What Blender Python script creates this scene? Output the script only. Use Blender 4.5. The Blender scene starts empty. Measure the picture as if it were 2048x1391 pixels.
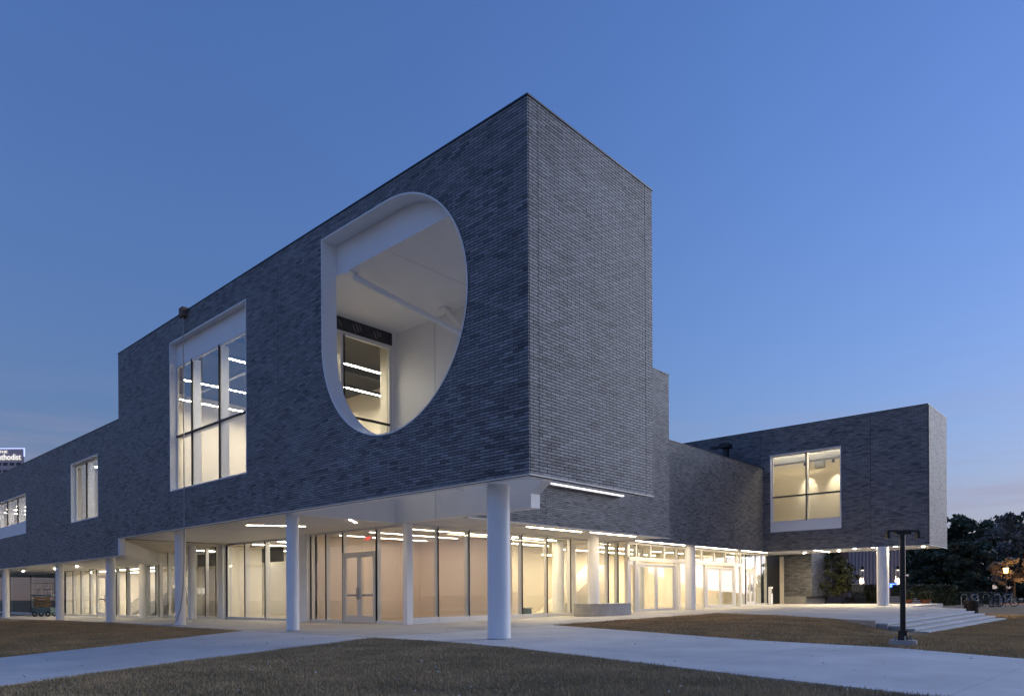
import bpy, bmesh, math, random
import numpy as np
from mathutils import Matrix, Vector

# ------------------------------------------------------------------ camera, sky, sun, exposure
scene = bpy.context.scene
S = 0.78                      # plan units -> metres
R = math.radians
A = R(42.55)
CAM = Vector((-14.32, -12.49, 1.35))
cd = bpy.data.cameras.new('camera'); cam = bpy.data.objects.new('camera', cd)
scene.collection.objects.link(cam); scene.camera = cam
cd.sensor_width = 36.0; cd.lens = 1431.9 / 2048 * 36.0
cd.shift_x = 0.0; cd.shift_y = (1188.5 - 695.5) / 2048
cd.clip_start = 0.1; cd.clip_end = 3000
cam.matrix_world = (Matrix.Translation(CAM * S) @ Matrix.Rotation(A - math.pi / 2, 4, 'Z')
                    @ Matrix.Rotation(math.pi / 2, 4, 'X') @ Matrix.Rotation(R(-0.316), 4, 'Z'))

EXPO = 2.85                   # stops: a dusk exposure, after sunset
K = 2.0 ** EXPO
SUN_AZ = A - R(66)            # world angle (from +X, ccw) of the set sun: out of frame to the right
world = bpy.data.worlds.new('World'); scene.world = world; world.use_nodes = True
wn, wl = world.node_tree.nodes, world.node_tree.links
wn.clear()
wo = wn.new('ShaderNodeOutputWorld'); wb = wn.new('ShaderNodeBackground')
sk = wn.new('ShaderNodeTexSky'); sk.sky_type = 'NISHITA'; sk.sun_disc = False
sk.sun_elevation = R(1.5); sk.sun_rotation = math.pi / 2 - SUN_AZ
sk.altitude = 0; sk.air_density = 2.0; sk.dust_density = 1.0; sk.ozone_density = 4.0
wb.inputs['Strength'].default_value = 0.15
tc = wn.new('ShaderNodeTexCoord'); mp_ = wn.new('ShaderNodeMapping'); vn = wn.new('ShaderNodeVectorMath'); vn.operation = 'NORMALIZE'
mp_.inputs['Location'].default_value = (0, 0, 0.12)      # haze lifts the sky: no red band on the horizon
wl.new(tc.outputs['Generated'], mp_.inputs[0]); wl.new(mp_.outputs[0], vn.inputs[0]); wl.new(vn.outputs[0], sk.inputs[0])
tint = wn.new('ShaderNodeMix'); tint.data_type = 'RGBA'; tint.blend_type = 'MULTIPLY'; tint.inputs[0].default_value = 1.0
tint.inputs[7].default_value = (0.86, 0.855, 1.12, 1)
wl.new(sk.outputs[0], tint.inputs[6]); cn = wn.new('ShaderNodeTexNoise'); cn.inputs['Scale'].default_value = 2.2; cn.inputs['Detail'].default_value = 7; cn.inputs['Roughness'].default_value = 0.62
cm = wn.new('ShaderNodeMapping'); cm.inputs['Scale'].default_value = (1.0, 1.0, 11.0); cm.inputs['Rotation'].default_value = (0.05, 0.03, 0)
wl.new(tc.outputs['Generated'], cm.inputs[0]); wl.new(cm.outputs[0], cn.inputs['Vector'])
cr = wn.new('ShaderNodeMapRange'); cr.inputs['From Min'].default_value = 0.44; cr.inputs['From Max'].default_value = 0.66; wl.new(cn.outputs['Fac'], cr.inputs['Value'])
sp = wn.new('ShaderNodeSeparateXYZ'); wl.new(tc.outputs['Generated'], sp.inputs[0])
er = wn.new('ShaderNodeMapRange'); er.inputs['From Min'].default_value = 0.27; er.inputs['From Max'].default_value = 0.06; wl.new(sp.outputs['Z'], er.inputs['Value'])
md = wn.new('ShaderNodeMath'); md.operation = 'MULTIPLY'; wl.new(cr.outputs[0], md.inputs[0]); wl.new(er.outputs[0], md.inputs[1])
lo_ = wn.new('ShaderNodeMapRange'); lo_.inputs['From Min'].default_value = 0.16; lo_.inputs['From Max'].default_value = 0.05; lo_.inputs['To Max'].default_value = 0.55; wl.new(sp.outputs['Z'], lo_.inputs['Value'])
mx = wn.new('ShaderNodeMath'); mx.operation = 'MAXIMUM'; mx.use_clamp = True; wl.new(md.outputs[0], mx.inputs[0]); wl.new(lo_.outputs[0], mx.inputs[1])
ms_ = wn.new('ShaderNodeMath'); ms_.operation = 'MULTIPLY'; ms_.inputs[1].default_value = 0.75; wl.new(mx.outputs[0], ms_.inputs[0])
cl_mix = wn.new('ShaderNodeMix'); cl_mix.data_type = 'RGBA'
wl.new(ms_.outputs[0], cl_mix.inputs[0]); wl.new(tint.outputs[2], cl_mix.inputs[6]); cl_mix.inputs[7].default_value = (0.36 / 1.08, 0.325 / 1.08, 0.45 / 1.08, 1)
wl.new(cl_mix.outputs[2], wb.inputs[0]); wl.new(wb.outputs[0], wo.inputs[0])

sd = bpy.data.lights.new('sun', 'SUN'); sun = bpy.data.objects.new('sun', sd)
scene.collection.objects.link(sun)
sd.energy = 1.45 / K; sd.angle = R(40); sd.color = (0.88, 0.92, 1.0)
sdir = Vector((math.cos(SUN_AZ) * math.cos(R(20)), math.sin(SUN_AZ) * math.cos(R(20)), math.sin(R(20))))
sun.rotation_euler = sdir.to_track_quat('Z', 'Y').to_euler(); sun.location = sdir * 200

scene.view_settings.view_transform = 'Standard'; scene.view_settings.look = 'None'
scene.view_settings.exposure = EXPO; scene.view_settings.gamma = 1.0
scene.view_settings.use_curve_mapping = False
scene.cycles.max_bounces = 12; scene.cycles.diffuse_bounces = 7; scene.cycles.glossy_bounces = 4
scene.cycles.transparent_max_bounces = 24; scene.cycles.sample_clamp_indirect = 6.0 / K

rng = np.random.default_rng(7); random.seed(7)

# ------------------------------------------------------------------ materials
def newmat(name):
    m = bpy.data.materials.new(name); m.use_nodes = True
    n = m.node_tree.nodes; n.clear()
    o = n.new('ShaderNodeOutputMaterial')
    return m, n, m.node_tree.links, o

def pbsdf(name, col, rough=0.5, metal=0.0, spec=0.5, var=0.0, vscale=3.0, bump=0.0, bscale=40.0, col2=None, emis=None, estr=0.0, stretch=None):
    m, n, l, o = newmat(name)
    b = n.new('ShaderNodeBsdfPrincipled')
    b.inputs['Base Color'].default_value = (*col, 1); b.inputs['Roughness'].default_value = rough
    b.inputs['Metallic'].default_value = metal; b.inputs['Specular IOR Level'].default_value = spec
    if emis: b.inputs['Emission Color'].default_value = (*emis, 1); b.inputs['Emission Strength'].default_value = estr / K
    l.new(b.outputs[0], o.inputs[0])
    g = n.new('ShaderNodeNewGeometry')
    vec = g.outputs['Position']
    if stretch:
        mp = n.new('ShaderNodeMapping'); mp.inputs['Scale'].default_value = stretch
        l.new(vec, mp.inputs[0]); vec = mp.outputs[0]
    if var > 0 or col2:
        t = n.new('ShaderNodeTexNoise'); t.inputs['Scale'].default_value = vscale; t.inputs['Detail'].default_value = 6; t.inputs['Roughness'].default_value = 0.65
        l.new(vec, t.inputs['Vector'])
        r = n.new('ShaderNodeValToRGB'); e = r.color_ramp.elements
        c2 = col2 if col2 else tuple(max(0, c * (1 - var)) for c in col)
        c1 = col if col2 else tuple(min(1, c * (1 + var)) for c in col)
        e[0].position = 0.32; e[0].color = (*c2, 1); e[1].position = 0.68; e[1].color = (*c1, 1)
        l.new(t.outputs['Fac'], r.inputs[0]); l.new(r.outputs[0], b.inputs['Base Color'])
    if bump > 0:
        t2 = n.new('ShaderNodeTexNoise'); t2.inputs['Scale'].default_value = bscale; t2.inputs['Detail'].default_value = 5
        l.new(vec, t2.inputs['Vector'])
        bp = n.new('ShaderNodeBump'); bp.inputs['Strength'].default_value = bump; bp.inputs['Distance'].default_value = 0.02
        l.new(t2.outputs['Fac'], bp.inputs['Height']); l.new(bp.outputs[0], b.inputs['Normal'])
    return m

def emit(name, col, s):
    m, n, l, o = newmat(name)
    e = n.new('ShaderNodeEmission'); e.inputs[0].default_value = (*col, 1); e.inputs[1].default_value = s / K
    l.new(e.outputs[0], o.inputs[0]); return m

def glassmat(name, tint=(0.93, 0.95, 0.95), ior=1.75):
    m, n, l, o = newmat(name)
    t = n.new('ShaderNodeBsdfTransparent'); t.inputs[0].default_value = (*tint, 1)
    g = n.new('ShaderNodeBsdfGlossy'); g.inputs['Roughness'].default_value = 0.0
    ge = n.new('ShaderNodeNewGeometry'); dp = n.new('ShaderNodeVectorMath'); dp.operation = 'DOT_PRODUCT'
    l.new(ge.outputs['Incoming'], dp.inputs[0]); l.new(ge.outputs['Normal'], dp.inputs[1])
    def mth(op, a, b):
        q = n.new('ShaderNodeMath'); q.operation = op
        for i, v in enumerate((a, b)):
            if v is None: continue
            if isinstance(v, (int, float)): q.inputs[i].default_value = v
            else: l.new(v, q.inputs[i])
        return q.outputs[0]
    f0 = ((ior - 1) / (ior + 1)) ** 2                       # Schlick reflectance, same from both sides
    f = mth('MULTIPLY_ADD', mth('POWER', mth('SUBTRACT', 1.0, mth('ABSOLUTE', dp.outputs['Value'], None)), 5.0), 1 - f0)
    f.node.inputs[2].default_value = f0
    x = n.new('ShaderNodeMixShader')
    l.new(f, x.inputs[0]); l.new(t.outputs[0], x.inputs[1]); l.new(g.outputs[0], x.inputs[2]); l.new(x.outputs[0], o.inputs[0])
    return m

def brickmat(name, per_object):
    m, n, l, o = newmat(name)
    b = n.new('ShaderNodeBsdfPrincipled'); l.new(b.outputs[0], o.inputs[0])
    b.inputs['Roughness'].default_value = 0.5; b.inputs['Specular IOR Level'].default_value = 0.4
    if per_object:
        src = n.new('ShaderNodeObjectInfo').outputs['Random']
    else:
        a = n.new('ShaderNodeAttribute'); a.attribute_name = 'tone'; src = a.outputs['Fac']
    g = n.new('ShaderNodeNewGeometry')
    big = n.new('ShaderNodeTexNoise'); big.inputs['Scale'].default_value = 0.55; big.inputs['Detail'].default_value = 3
    mp = n.new('ShaderNodeMapping'); mp.inputs['Scale'].default_value = (1, 1, 2.2)
    l.new(g.outputs['Position'], mp.inputs[0]); l.new(mp.outputs[0], big.inputs['Vector'])
    ms = n.new('ShaderNodeMath'); ms.operation = 'MULTIPLY_ADD'; ms.inputs[1].default_value = 0.7; ms.inputs[2].default_value = -0.35
    l.new(big.outputs['Fac'], ms.inputs[0])
    mu = n.new('ShaderNodeMath'); mu.operation = 'ADD'; l.new(src, mu.inputs[0]); l.new(ms.outputs[0], mu.inputs[1])
    r = n.new('ShaderNodeValToRGB'); e = r.color_ramp.elements
    e[0].position = 0.0; e[0].color = (0.085, 0.088, 0.10, 1); e[1].position = 1.0; e[1].color = (0.30, 0.30, 0.32, 1)
    k = r.color_ramp.elements.new(0.22); k.color = (0.155, 0.157, 0.172, 1)
    k = r.color_ramp.elements.new(0.75); k.color = (0.235, 0.237, 0.252, 1)
    l.new(mu.outputs[0], r.inputs[0])
    fine = n.new('ShaderNodeTexNoise'); fine.inputs['Scale'].default_value = 22; fine.inputs['Detail'].default_value = 4
    l.new(g.outputs['Position'], fine.inputs['Vector'])
    fm = n.new('ShaderNodeMath'); fm.operation = 'MULTIPLY_ADD'; fm.inputs[1].default_value = 0.5; fm.inputs[2].default_value = 0.75
    l.new(fine.outputs['Fac'], fm.inputs[0])
    vm = n.new('ShaderNodeVectorMath'); vm.operation = 'SCALE'; l.new(r.outputs[0], vm.inputs[0]); l.new(fm.outputs[0], vm.inputs['Scale'])
    l.new(vm.outputs[0], b.inputs['Base Color'])
    bp = n.new('ShaderNodeBump'); bp.inputs['Strength'].default_value = 0.25; bp.inputs['Distance'].default_value = 0.01
    l.new(fine.outputs['Fac'], bp.inputs['Height']); l.new(bp.outputs[0], b.inputs['Normal'])
    return m

WARM = (1.0, 0.80, 0.52); NEUT = (1.0, 0.90, 0.74)
M = dict(
    brick=brickmat('glazed_brick', False), brick1=brickmat('glazed_brick_single', True),
    mortar=pbsdf('dark_mortar', (0.012, 0.012, 0.015), 0.9),
    white=pbsdf('white_paint', (0.86, 0.86, 0.87), 0.45, var=0.03, vscale=0.8),
    column=pbsdf('white_column_paint', (0.85, 0.85, 0.86), 0.38, var=0.04, vscale=1.5),
    plaster=pbsdf('interior_plaster', (0.80, 0.745, 0.64), 0.7, var=0.02, vscale=0.7),
    pink=pbsdf('gallery_plaster', (0.74, 0.64, 0.56), 0.7, var=0.02, vscale=0.7),
    taupe=pbsdf('taupe_plaster', (0.52, 0.47, 0.39), 0.7, var=0.02, vscale=0.7),
    ceil=pbsdf('white_ceiling', (0.78, 0.76, 0.72), 0.7),
    soffit=pbsdf('soffit_panel', (0.74, 0.73, 0.71), 0.6, var=0.02, vscale=0.5),
    darkceil=pbsdf('dark_ceiling', (0.022, 0.024, 0.03), 0.8),
    duct=pbsdf('grey_duct', (0.35, 0.36, 0.38), 0.4, metal=0.6),
    floor=pbsdf('interior_floor', (0.42, 0.36, 0.29), 0.35, var=0.06, vscale=1.2),
    alu=pbsdf('clear_anodised_frame', (0.62, 0.61, 0.60), 0.35, metal=0.25),
    alulight=pbsdf('white_frame', (0.74, 0.73, 0.72), 0.4),
    black=pbsdf('black_gasket', (0.012, 0.012, 0.014), 0.5),
    cap=pbsdf('dark_metal_coping', (0.03, 0.033, 0.04), 0.4, metal=0.5),
    flash=pbsdf('pale_flashing', (0.72, 0.68, 0.62), 0.4),
    glass=glassmat('clear_glass'), coated=glassmat('coated_glass', (0.94, 0.96, 0.97), 2.5),
    wrap=pbsdf('black_house_wrap', (0.02, 0.02, 0.022), 0.5, col2=(0.045, 0.045, 0.05), vscale=5),
    concrete=pbsdf('plaza_concrete', (0.52, 0.495, 0.46), 0.72, col2=(0.36, 0.345, 0.325), vscale=0.6, bump=0.15, bscale=60),
    path=pbsdf('path_concrete', (0.66, 0.645, 0.62), 0.7, col2=(0.47, 0.465, 0.45), vscale=0.55, bump=0.15, bscale=70, stretch=(1, 1, 1)),
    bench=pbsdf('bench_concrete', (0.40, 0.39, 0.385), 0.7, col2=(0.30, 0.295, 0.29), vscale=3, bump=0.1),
    soil=pbsdf('turf_ground', (0.25, 0.18, 0.10), 1.0, col2=(0.14, 0.105, 0.06), vscale=1.3, bump=0.5, bscale=30),
    blade=pbsdf('grass_blade', (0.52, 0.375, 0.21), 0.8, col2=(0.27, 0.205, 0.11), vscale=0.8),
    blade2=pbsdf('brown_grass_blade', (0.66, 0.43, 0.20), 0.8, col2=(0.34, 0.235, 0.11), vscale=0.8),  # browner blade colour for the left and right lawns
    black_metal=pbsdf('black_metal', (0.012, 0.012, 0.014), 0.3, metal=0.3),
    bark=pbsdf('bark', (0.07, 0.06, 0.05), 0.9, var=0.3, vscale=8),
    leaf=pbsdf('evergreen_leaf', (0.10, 0.115, 0.06), 0.6, col2=(0.04, 0.055, 0.028), vscale=0.6),
    leaf2=pbsdf('dry_twig_leaf', (0.26, 0.23, 0.19), 0.7, col2=(0.10, 0.095, 0.075), vscale=0.7),
    hedge=pbsdf('hedge_leaf', (0.12, 0.13, 0.055), 0.6, col2=(0.05, 0.06, 0.028), vscale=2),
    siding=pbsdf('grey_metal_siding', (0.34, 0.34, 0.37), 0.5, metal=0.2, var=0.05),
    terracotta=pbsdf('terracotta', (0.33, 0.12, 0.06), 0.8),
    redbrick=pbsdf('brown_brick', (0.16, 0.11, 0.09), 0.85, var=0.2, vscale=6),
    stone=pbsdf('pale_stone', (0.55, 0.52, 0.48), 0.8, var=0.1, vscale=4),
    steel=pbsdf('galvanised_steel', (0.35, 0.35, 0.36), 0.35, metal=0.8),
    rubber=pbsdf('black_rubber', (0.015, 0.015, 0.015), 0.8),
    tower=pbsdf('tower_cladding', (0.62, 0.50, 0.50), 0.7),
    towerwin=pbsdf('tower_window', (0.03, 0.035, 0.05), 0.2),
    carpaint=pbsdf('dark_car_paint', (0.02, 0.022, 0.03), 0.25, metal=0.4),
    machine=pbsdf('machine_paint', (0.05, 0.10, 0.14), 0.5), orange=pbsdf('orange_paint', (0.16, 0.10, 0.03), 0.5),
    tube=pbsdf('grey_plastic_hose', (0.45, 0.43, 0.42), 0.35),
    e_strip=emit('strip_light_warm', WARM, 85.0), e_soft=emit('strip_light_neutral', NEUT, 120.0),
    e_gal=emit('gallery_strip', (1.0, 0.80, 0.60), 35.0), e_stud=emit('studio_strip', (1.0, 0.86, 0.64), 140.0),
    e_lobby=emit('lobby_strip', (1.0, 0.83, 0.55), 175.0), e_wall=emit('wall_strip', (0.95, 0.95, 1.0), 2.2), e_down=emit('downlight', (1.0, 0.80, 0.48), 1700.0),
    e_red=emit('red_light', (1.0, 0.05, 0.02), 6.0), e_exit=emit('exit_letters', (1.0, 0.10, 0.06), 2.0),
    e_blue=emit('blue_phone_light', (0.05, 0.10, 1.0), 9.0), e_sign=emit('sign_letters', (1.0, 1.0, 1.0), 1.1),
    e_edge=emit('tower_edge_light', (0.45, 0.55, 1.0), 1.6), e_orange=emit('lantern_glow', (1.0, 0.42, 0.07), 22.0),
    e_green=emit('green_tube', (0.75, 1.0, 0.25), 3.0), e_head=emit('lamp_white', (1, 0.9, 0.7), 4.0),
)

# ------------------------------------------------------------------ object helpers
COL = scene.collection
OFF = {}
class MB:
    def __init__(self): self.v = []; self.f = []; self.tone = None
    def add(self, vs, fs):
        k = len(self.v); self.v += [tuple(p) for p in vs]; self.f += [tuple(i + k for i in f) for f in fs]; return self
    def box(self, x0, x1, y0, y1, z0, z1):
        return self.add([(x0, y0, z0), (x1, y0, z0), (x1, y1, z0), (x0, y1, z0), (x0, y0, z1), (x1, y0, z1), (x1, y1, z1), (x0, y1, z1)],
                        [(0, 3, 2, 1), (4, 5, 6, 7), (0, 1, 5, 4), (1, 2, 6, 5), (2, 3, 7, 6), (3, 0, 4, 7)])
    def obox(self, p, q, w, z0, z1):
        """box along the plan line p->q, width w to its left"""
        p = Vector(p); q = Vector(q); d = (q - p).normalized(); nrm = Vector((-d.y, d.x)) * w
        c = [p, q, q + nrm, p + nrm]
        return self.prism([(a.x, a.y) for a in c], z0, z1)
    def prism(self, poly, z0, z1):
        n = len(poly)
        zf0 = z0 if callable(z0) else (lambda x, y: z0); zf1 = z1 if callable(z1) else (lambda x, y: z1)
        vs = [(x, y, zf0(x, y)) for x, y in poly] + [(x, y, zf1(x, y)) for x, y in poly]
        fs = [tuple(range(n - 1, -1, -1)), tuple(range(n, 2 * n))] + [(i, (i + 1) % n, n + (i + 1) % n, n + i) for i in range(n)]
        return self.add(vs, fs)
    def cyl(self, x, y, z0, z1, r, r1=None, n=24, cap=True):
        r1 = r if r1 is None else r1
        a = [2 * math.pi * i / n for i in range(n)]
        vs = [(x + r * math.cos(t), y + r * math.sin(t), z0) for t in a] + [(x + r1 * math.cos(t), y + r1 * math.sin(t), z1) for t in a]
        fs = [(i, (i + 1) % n, n + (i + 1) % n, n + i) for i in range(n)]
        if cap: fs += [tuple(range(n - 1, -1, -1)), tuple(range(n, 2 * n))]
        return self.add(vs, fs)
    def tube(self, pts, r, n=8, r1=None):
        pts = [Vector(p) for p in pts]; m = len(pts); rings = []
        for i, p in enumerate(pts):
            t = (pts[min(i + 1, m - 1)] - pts[max(i - 1, 0)]).normalized()
            up = Vector((0, 0, 1)) if abs(t.z) < 0.9 else Vector((1, 0, 0))
            a = t.cross(up).normalized(); b = t.cross(a)
            rr = r + (0 if r1 is None else (r1 - r) * i / max(1, m - 1))
            rings.append([p + a * rr * math.cos(2 * math.pi * j / n) + b * rr * math.sin(2 * math.pi * j / n) for j in range(n)])
        vs = [q for ring in rings for q in ring]
        fs = [(i * n + j, i * n + (j + 1) % n, (i + 1) * n + (j + 1) % n, (i + 1) * n + j) for i in range(m - 1) for j in range(n)]
        fs += [tuple(range(n)), tuple(range((m - 1) * n, m * n))]
        return self.add(vs, fs)
    def torus(self, c, r, t, axis, n=20, k=6):
        c = Vector(c); ax = Vector(axis).normalized(); e1 = ax.orthogonal().normalized(); e2 = ax.cross(e1)
        vs = []
        for i in range(n):
            a = 2 * math.pi * i / n; d = e1 * math.cos(a) + e2 * math.sin(a)
            for j in range(k):
                b = 2 * math.pi * j / k; vs.append(c + d * (r + t * math.cos(b)) + ax * t * math.sin(b))
        fs = [(i * k + j, ((i + 1) % n) * k + j, ((i + 1) % n) * k + (j + 1) % k, i * k + (j + 1) % k) for i in range(n) for j in range(k)]
        return self.add(vs, fs)
    def build(self, name, mat, parent=None, smooth=False, base=None):
        off = Vector((0, 0, 0))
        if parent is not None: off = OFF.get(parent.name, off)
        elif base is not None: off = Vector(base)
        v = (np.array(self.v, dtype=float).reshape(-1, 3) - np.array(off)) * S
        me = bpy.data.meshes.new(name); me.from_pydata(v.tolist(), [], self.f); me.update()
        me.materials.append(M[mat] if isinstance(mat, str) else mat)
        if smooth: me.shade_smooth()
        ob = bpy.data.objects.new(name, me); COL.objects.link(ob)
        if parent is not None: ob.parent = parent; OFF[ob.name] = off
        elif base is not None: ob.location = off * S; OFF[ob.name] = off
        else: OFF[ob.name] = off
        return ob

def root(name, loc=(0, 0, 0)):
    o = bpy.data.objects.new(name, None); COL.objects.link(o); o.location = Vector(loc) * S
    o.empty_display_size = 0.3; OFF[o.name] = Vector(loc); return o
def tag(o, label=None, cat=None, group=None, kind=None):
    if label: o['label'] = label
    if cat: o['category'] = cat
    if group: o['group'] = group
    if kind: o['kind'] = kind
    return o
def smooth_angle(ob, deg=40):
    me = ob.data; me.shade_smooth()
    try: me.set_sharp_from_angle(angle=R(deg))
    except Exception: pass
    return ob
def text_mesh(name, body, size, mat, parent, loc, ex, ey, depth=0.02, bold=0.0, align='LEFT'):
    """flat lettering: ex, ey are the writing and up directions"""
    cu = bpy.data.curves.new(name, 'FONT'); cu.body = body; cu.size = size; cu.extrude = depth; cu.offset = bold; cu.align_x = align
    t = bpy.data.objects.new(name + '_src', cu); COL.objects.link(t)
    dg = bpy.context.evaluated_depsgraph_get(); me = bpy.data.meshes.new_from_object(t.evaluated_get(dg))
    bpy.data.objects.remove(t)
    ex = Vector(ex).normalized(); ey = Vector(ey).normalized(); ez = ex.cross(ey)
    off = OFF.get(parent.name, Vector((0, 0, 0))); l = Vector(loc) - off
    for vv in me.vertices:
        c = vv.co.copy(); vv.co = (l + ex * c.x + ey * c.y + ez * c.z) * S
    me.materials.clear(); me.materials.append(M[mat]); me.name = name
    ob = bpy.data.objects.new(name, me); COL.objects.link(ob); ob.parent = parent
    return ob

# ------------------------------------------------------------------ ground heights
def sst(t): t = min(1.0, max(0.0, t)); return t * t * (3 - 2 * t)
def gz(x, y): return 0.06 + 0.010 * min(x, 46) - 0.006 * y           # plaza paving (x = v, y = u)
def tz(x, y):                                                       # lawn and far ground
    m = max(sst((x - 5) / 11) * sst((-1.5 - y) / 4.2), sst((x - 33) / 3) * sst((2.5 - y) / 3)); m2 = sst((x - 46) / 6)
    return (gz(x, min(y, 70)) * (1 - m) - 0.24 * m) * (1 - m2) + 0.15 * m2

# ------------------------------------------------------------------ levels and plan of the building
C = 0.0872
ZB = 4.57; ZT = ZB + 115 * C; ZL = ZB + 74 * C; ZC = ZB - 11 * C; ZH = ZB + 108 * C
def zc(k): return ZB + k * C
BIG = (15.40, 23.00, zc(21), zc(103)); SMALL = (33.05, 37.95, zc(16), zc(58)); LEFTW = (48.05, 60.0, zc(16), zc(49))
DW = (4.97, 10.20, zc(17), zc(85))
DX, DR_, DZ = 6.07, 3.77, 10.31               # round opening: centre along the facade, radius, height
def d_hole(u):
    if u <= DX - DR_ or u >= DX + DR_: return None
    h = math.sqrt(max(0.0, DR_ ** 2 - (u - DX) ** 2))
    return (DZ - h, DZ + DR_ if u >= DX else DZ + h)
UE = 82.0                                     # far left end of the long facade

bld = root('arts_building', (0, 0, 0))
tag(bld, 'long grey brick arts building raised on white columns with a rounded facade opening', 'building')

# ---------------- brick generator
BV, BF, BT, CAND = [], [], [], []
bk = 0
def brick_box(mapf, a0, a1, z0, z1, tone, five=True):
    global bk
    d = 0.035
    p = [mapf(a0, z0, 0), mapf(a1, z0, 0), mapf(a1, z1, 0), mapf(a0, z1, 0), mapf(a0, z0, d), mapf(a1, z0, d), mapf(a1, z1, d), mapf(a0, z1, d)]
    BV.extend(p)
    BF.extend([(bk, bk + 1, bk + 2, bk + 3), (bk, bk + 4, bk + 5, bk + 1), (bk + 3, bk + 2, bk + 6, bk + 7), (bk, bk + 3, bk + 7, bk + 4), (bk + 1, bk + 5, bk + 6, bk + 2)])
    BT.extend([tone] * 5); bk += 8
def brick_cut(mapf, a0, a1, z0, z1, tone):
    """brick cut by the round opening, as narrow vertical slices"""
    global bk
    n = 10
    for i in range(n):
        sa, sb = a0 + (a1 - a0) * i / n, a0 + (a1 - a0) * (i + 1) / n
        ha, hb = d_hole(sa), d_hole(sb)
        if ha is None and hb is None: segs = [((z0, z1), (z0, z1))]
        else:
            if ha is None: ha = ((hb[0] + hb[1]) / 2,) * 2 if hb[0] > z0 or hb[1] < z1 else hb
            if hb is None: hb = ((ha[0] + ha[1]) / 2,) * 2
            segs = []
            lo = (min(z1, ha[0]), min(z1, hb[0])); hi = (max(z0, ha[1]), max(z0, hb[1]))
            if lo[0] > z0 + 1e-4 or lo[1] > z0 + 1e-4: segs.append(((z0, max(z0, lo[0])), (z0, max(z0, lo[1]))))
            if hi[0] < z1 - 1e-4 or hi[1] < z1 - 1e-4: segs.append(((min(z1, hi[0]), z1), (min(z1, hi[1]), z1)))
        for (l0, l1), (r0, r1) in segs:
            BV.extend([mapf(sa, l0, 0), mapf(sb, r0, 0), mapf(sb, r1, 0), mapf(sa, l1, 0)])
            BF.append((bk, bk + 1, bk + 2, bk + 3)); BT.append(tone); bk += 4
def lay_bricks(mapf, a0, a1, z0, z1, holes=(), joints=(), dhole=False, who=None):
    """running bond of long bricks over a wall face"""
    L, g, gh = 0.372, 0.017, 0.020
    k0 = int(round((z0 - ZC) / C)); nk = int(round((z1 - z0) / C))
    for k in range(nk):
        zb_, zt_ = z0 + k * C + gh / 2, z0 + (k + 1) * C - gh / 2
        zm = (zb_ + zt_) / 2
        solid = [(a0, a1)]
        cuts = [(h[0], h[1]) for h in holes if h[2] < zm < h[3]]
        for c0, c1 in cuts:
            nxt = []
            for s0, s1 in solid:
                if c1 <= s0 or c0 >= s1: nxt.append((s0, s1)); continue
                if s0 < c0: nxt.append((s0, c0))
                if c1 < s1: nxt.append((c1, s1))
            solid = nxt
        for jx in joints:
            nxt = []
            for s0, s1 in solid:
                if s0 < jx < s1: nxt += [(s0, jx), (jx, s1)]
                else: nxt.append((s0, s1))
            solid = nxt
        # irregular thirds bond, as laid
        off = (0.5 if (k0 + k) % 2 else 0.0) * L
        for s0, s1 in solid:
            i = math.floor((s0 - off) / L)
            while True:
                b0 = max(off + i * L, s0); b1 = min(off + (i + 1) * L, s1); i += 1
                if b0 >= s1 - 1e-6: break
                if b1 - b0 < 0.03: continue
                tone = float(rng.beta(2.6, 2.0) if rng.random() > 0.10 else rng.uniform(0.0, 0.25))
                x0, x1 = b0 + g / 2, b1 - g / 2
                if dhole and x1 > DX - DR_ and x0 < DX + DR_:
                    corners = [d_hole(x0), d_hole(x1), d_hole((x0 + x1) / 2)]
                    hit = [h for h in corners if h and h[0] < zt_ and h[1] > zb_]
                    if hit:
                        if len(hit) == 3 and all(h[0] <= zb_ and h[1] >= zt_ for h in hit): continue
                        brick_cut(mapf, x0, x1, zb_, zt_, tone); continue
                if who and abs(b1 - b0 - L) < 1e-6:
                    m = mapf((x0 + x1) / 2, zm, 0)
                    CAND.append(((Vector(m) - CAM).length, who, mapf, x0, x1, zb_, zt_, tone)); continue
                brick_box(mapf, x0, x1, zb_, zt_, tone)

mL = lambda c: (lambda a, z, d: (c + d, a, z))      # face on x = c, bricks run along y
mR = lambda c: (lambda a, z, d: (a, c + d, z))      # face on y = c, bricks run along x
lay_bricks(mL(0), 0.0, 29.8, ZB, ZT, holes=[BIG], joints=(12.9, 15.4, 23.0), dhole=True, who='L')
lay_bricks(mL(0), 29.8, UE, ZC, ZL, holes=[SMALL, LEFTW], joints=(48.05,))
lay_bricks(mR(0), 0.036, 6.20, ZB, ZT, joints=(0.42, 5.75), who='R')
lay_bricks(mR(8.8), 6.22, 22.4, ZB, ZH, joints=(11.2, 17.2))
lay_bricks(mR(10.7), 22.4, 40.0, ZB, ZL, joints=(24.9, 31.0))
lay_bricks(mL(40.0), -0.6, 11.0, ZB, ZL, holes=[DW], joints=(3.0,))
lay_bricks(mL(40.0), -0.6, 26.0, ZL, ZH, holes=[DW], joints=(3.0, 11.0))
lay_bricks(mR(-0.6), 40.036, 45.5, ZB, ZH)
lay_bricks(mL(48.0), 10.0, 16.0, zc(-40), zc(3))
lay_bricks(mR(10.0), 48.036, 53.0, zc(-40), zc(3))

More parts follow.
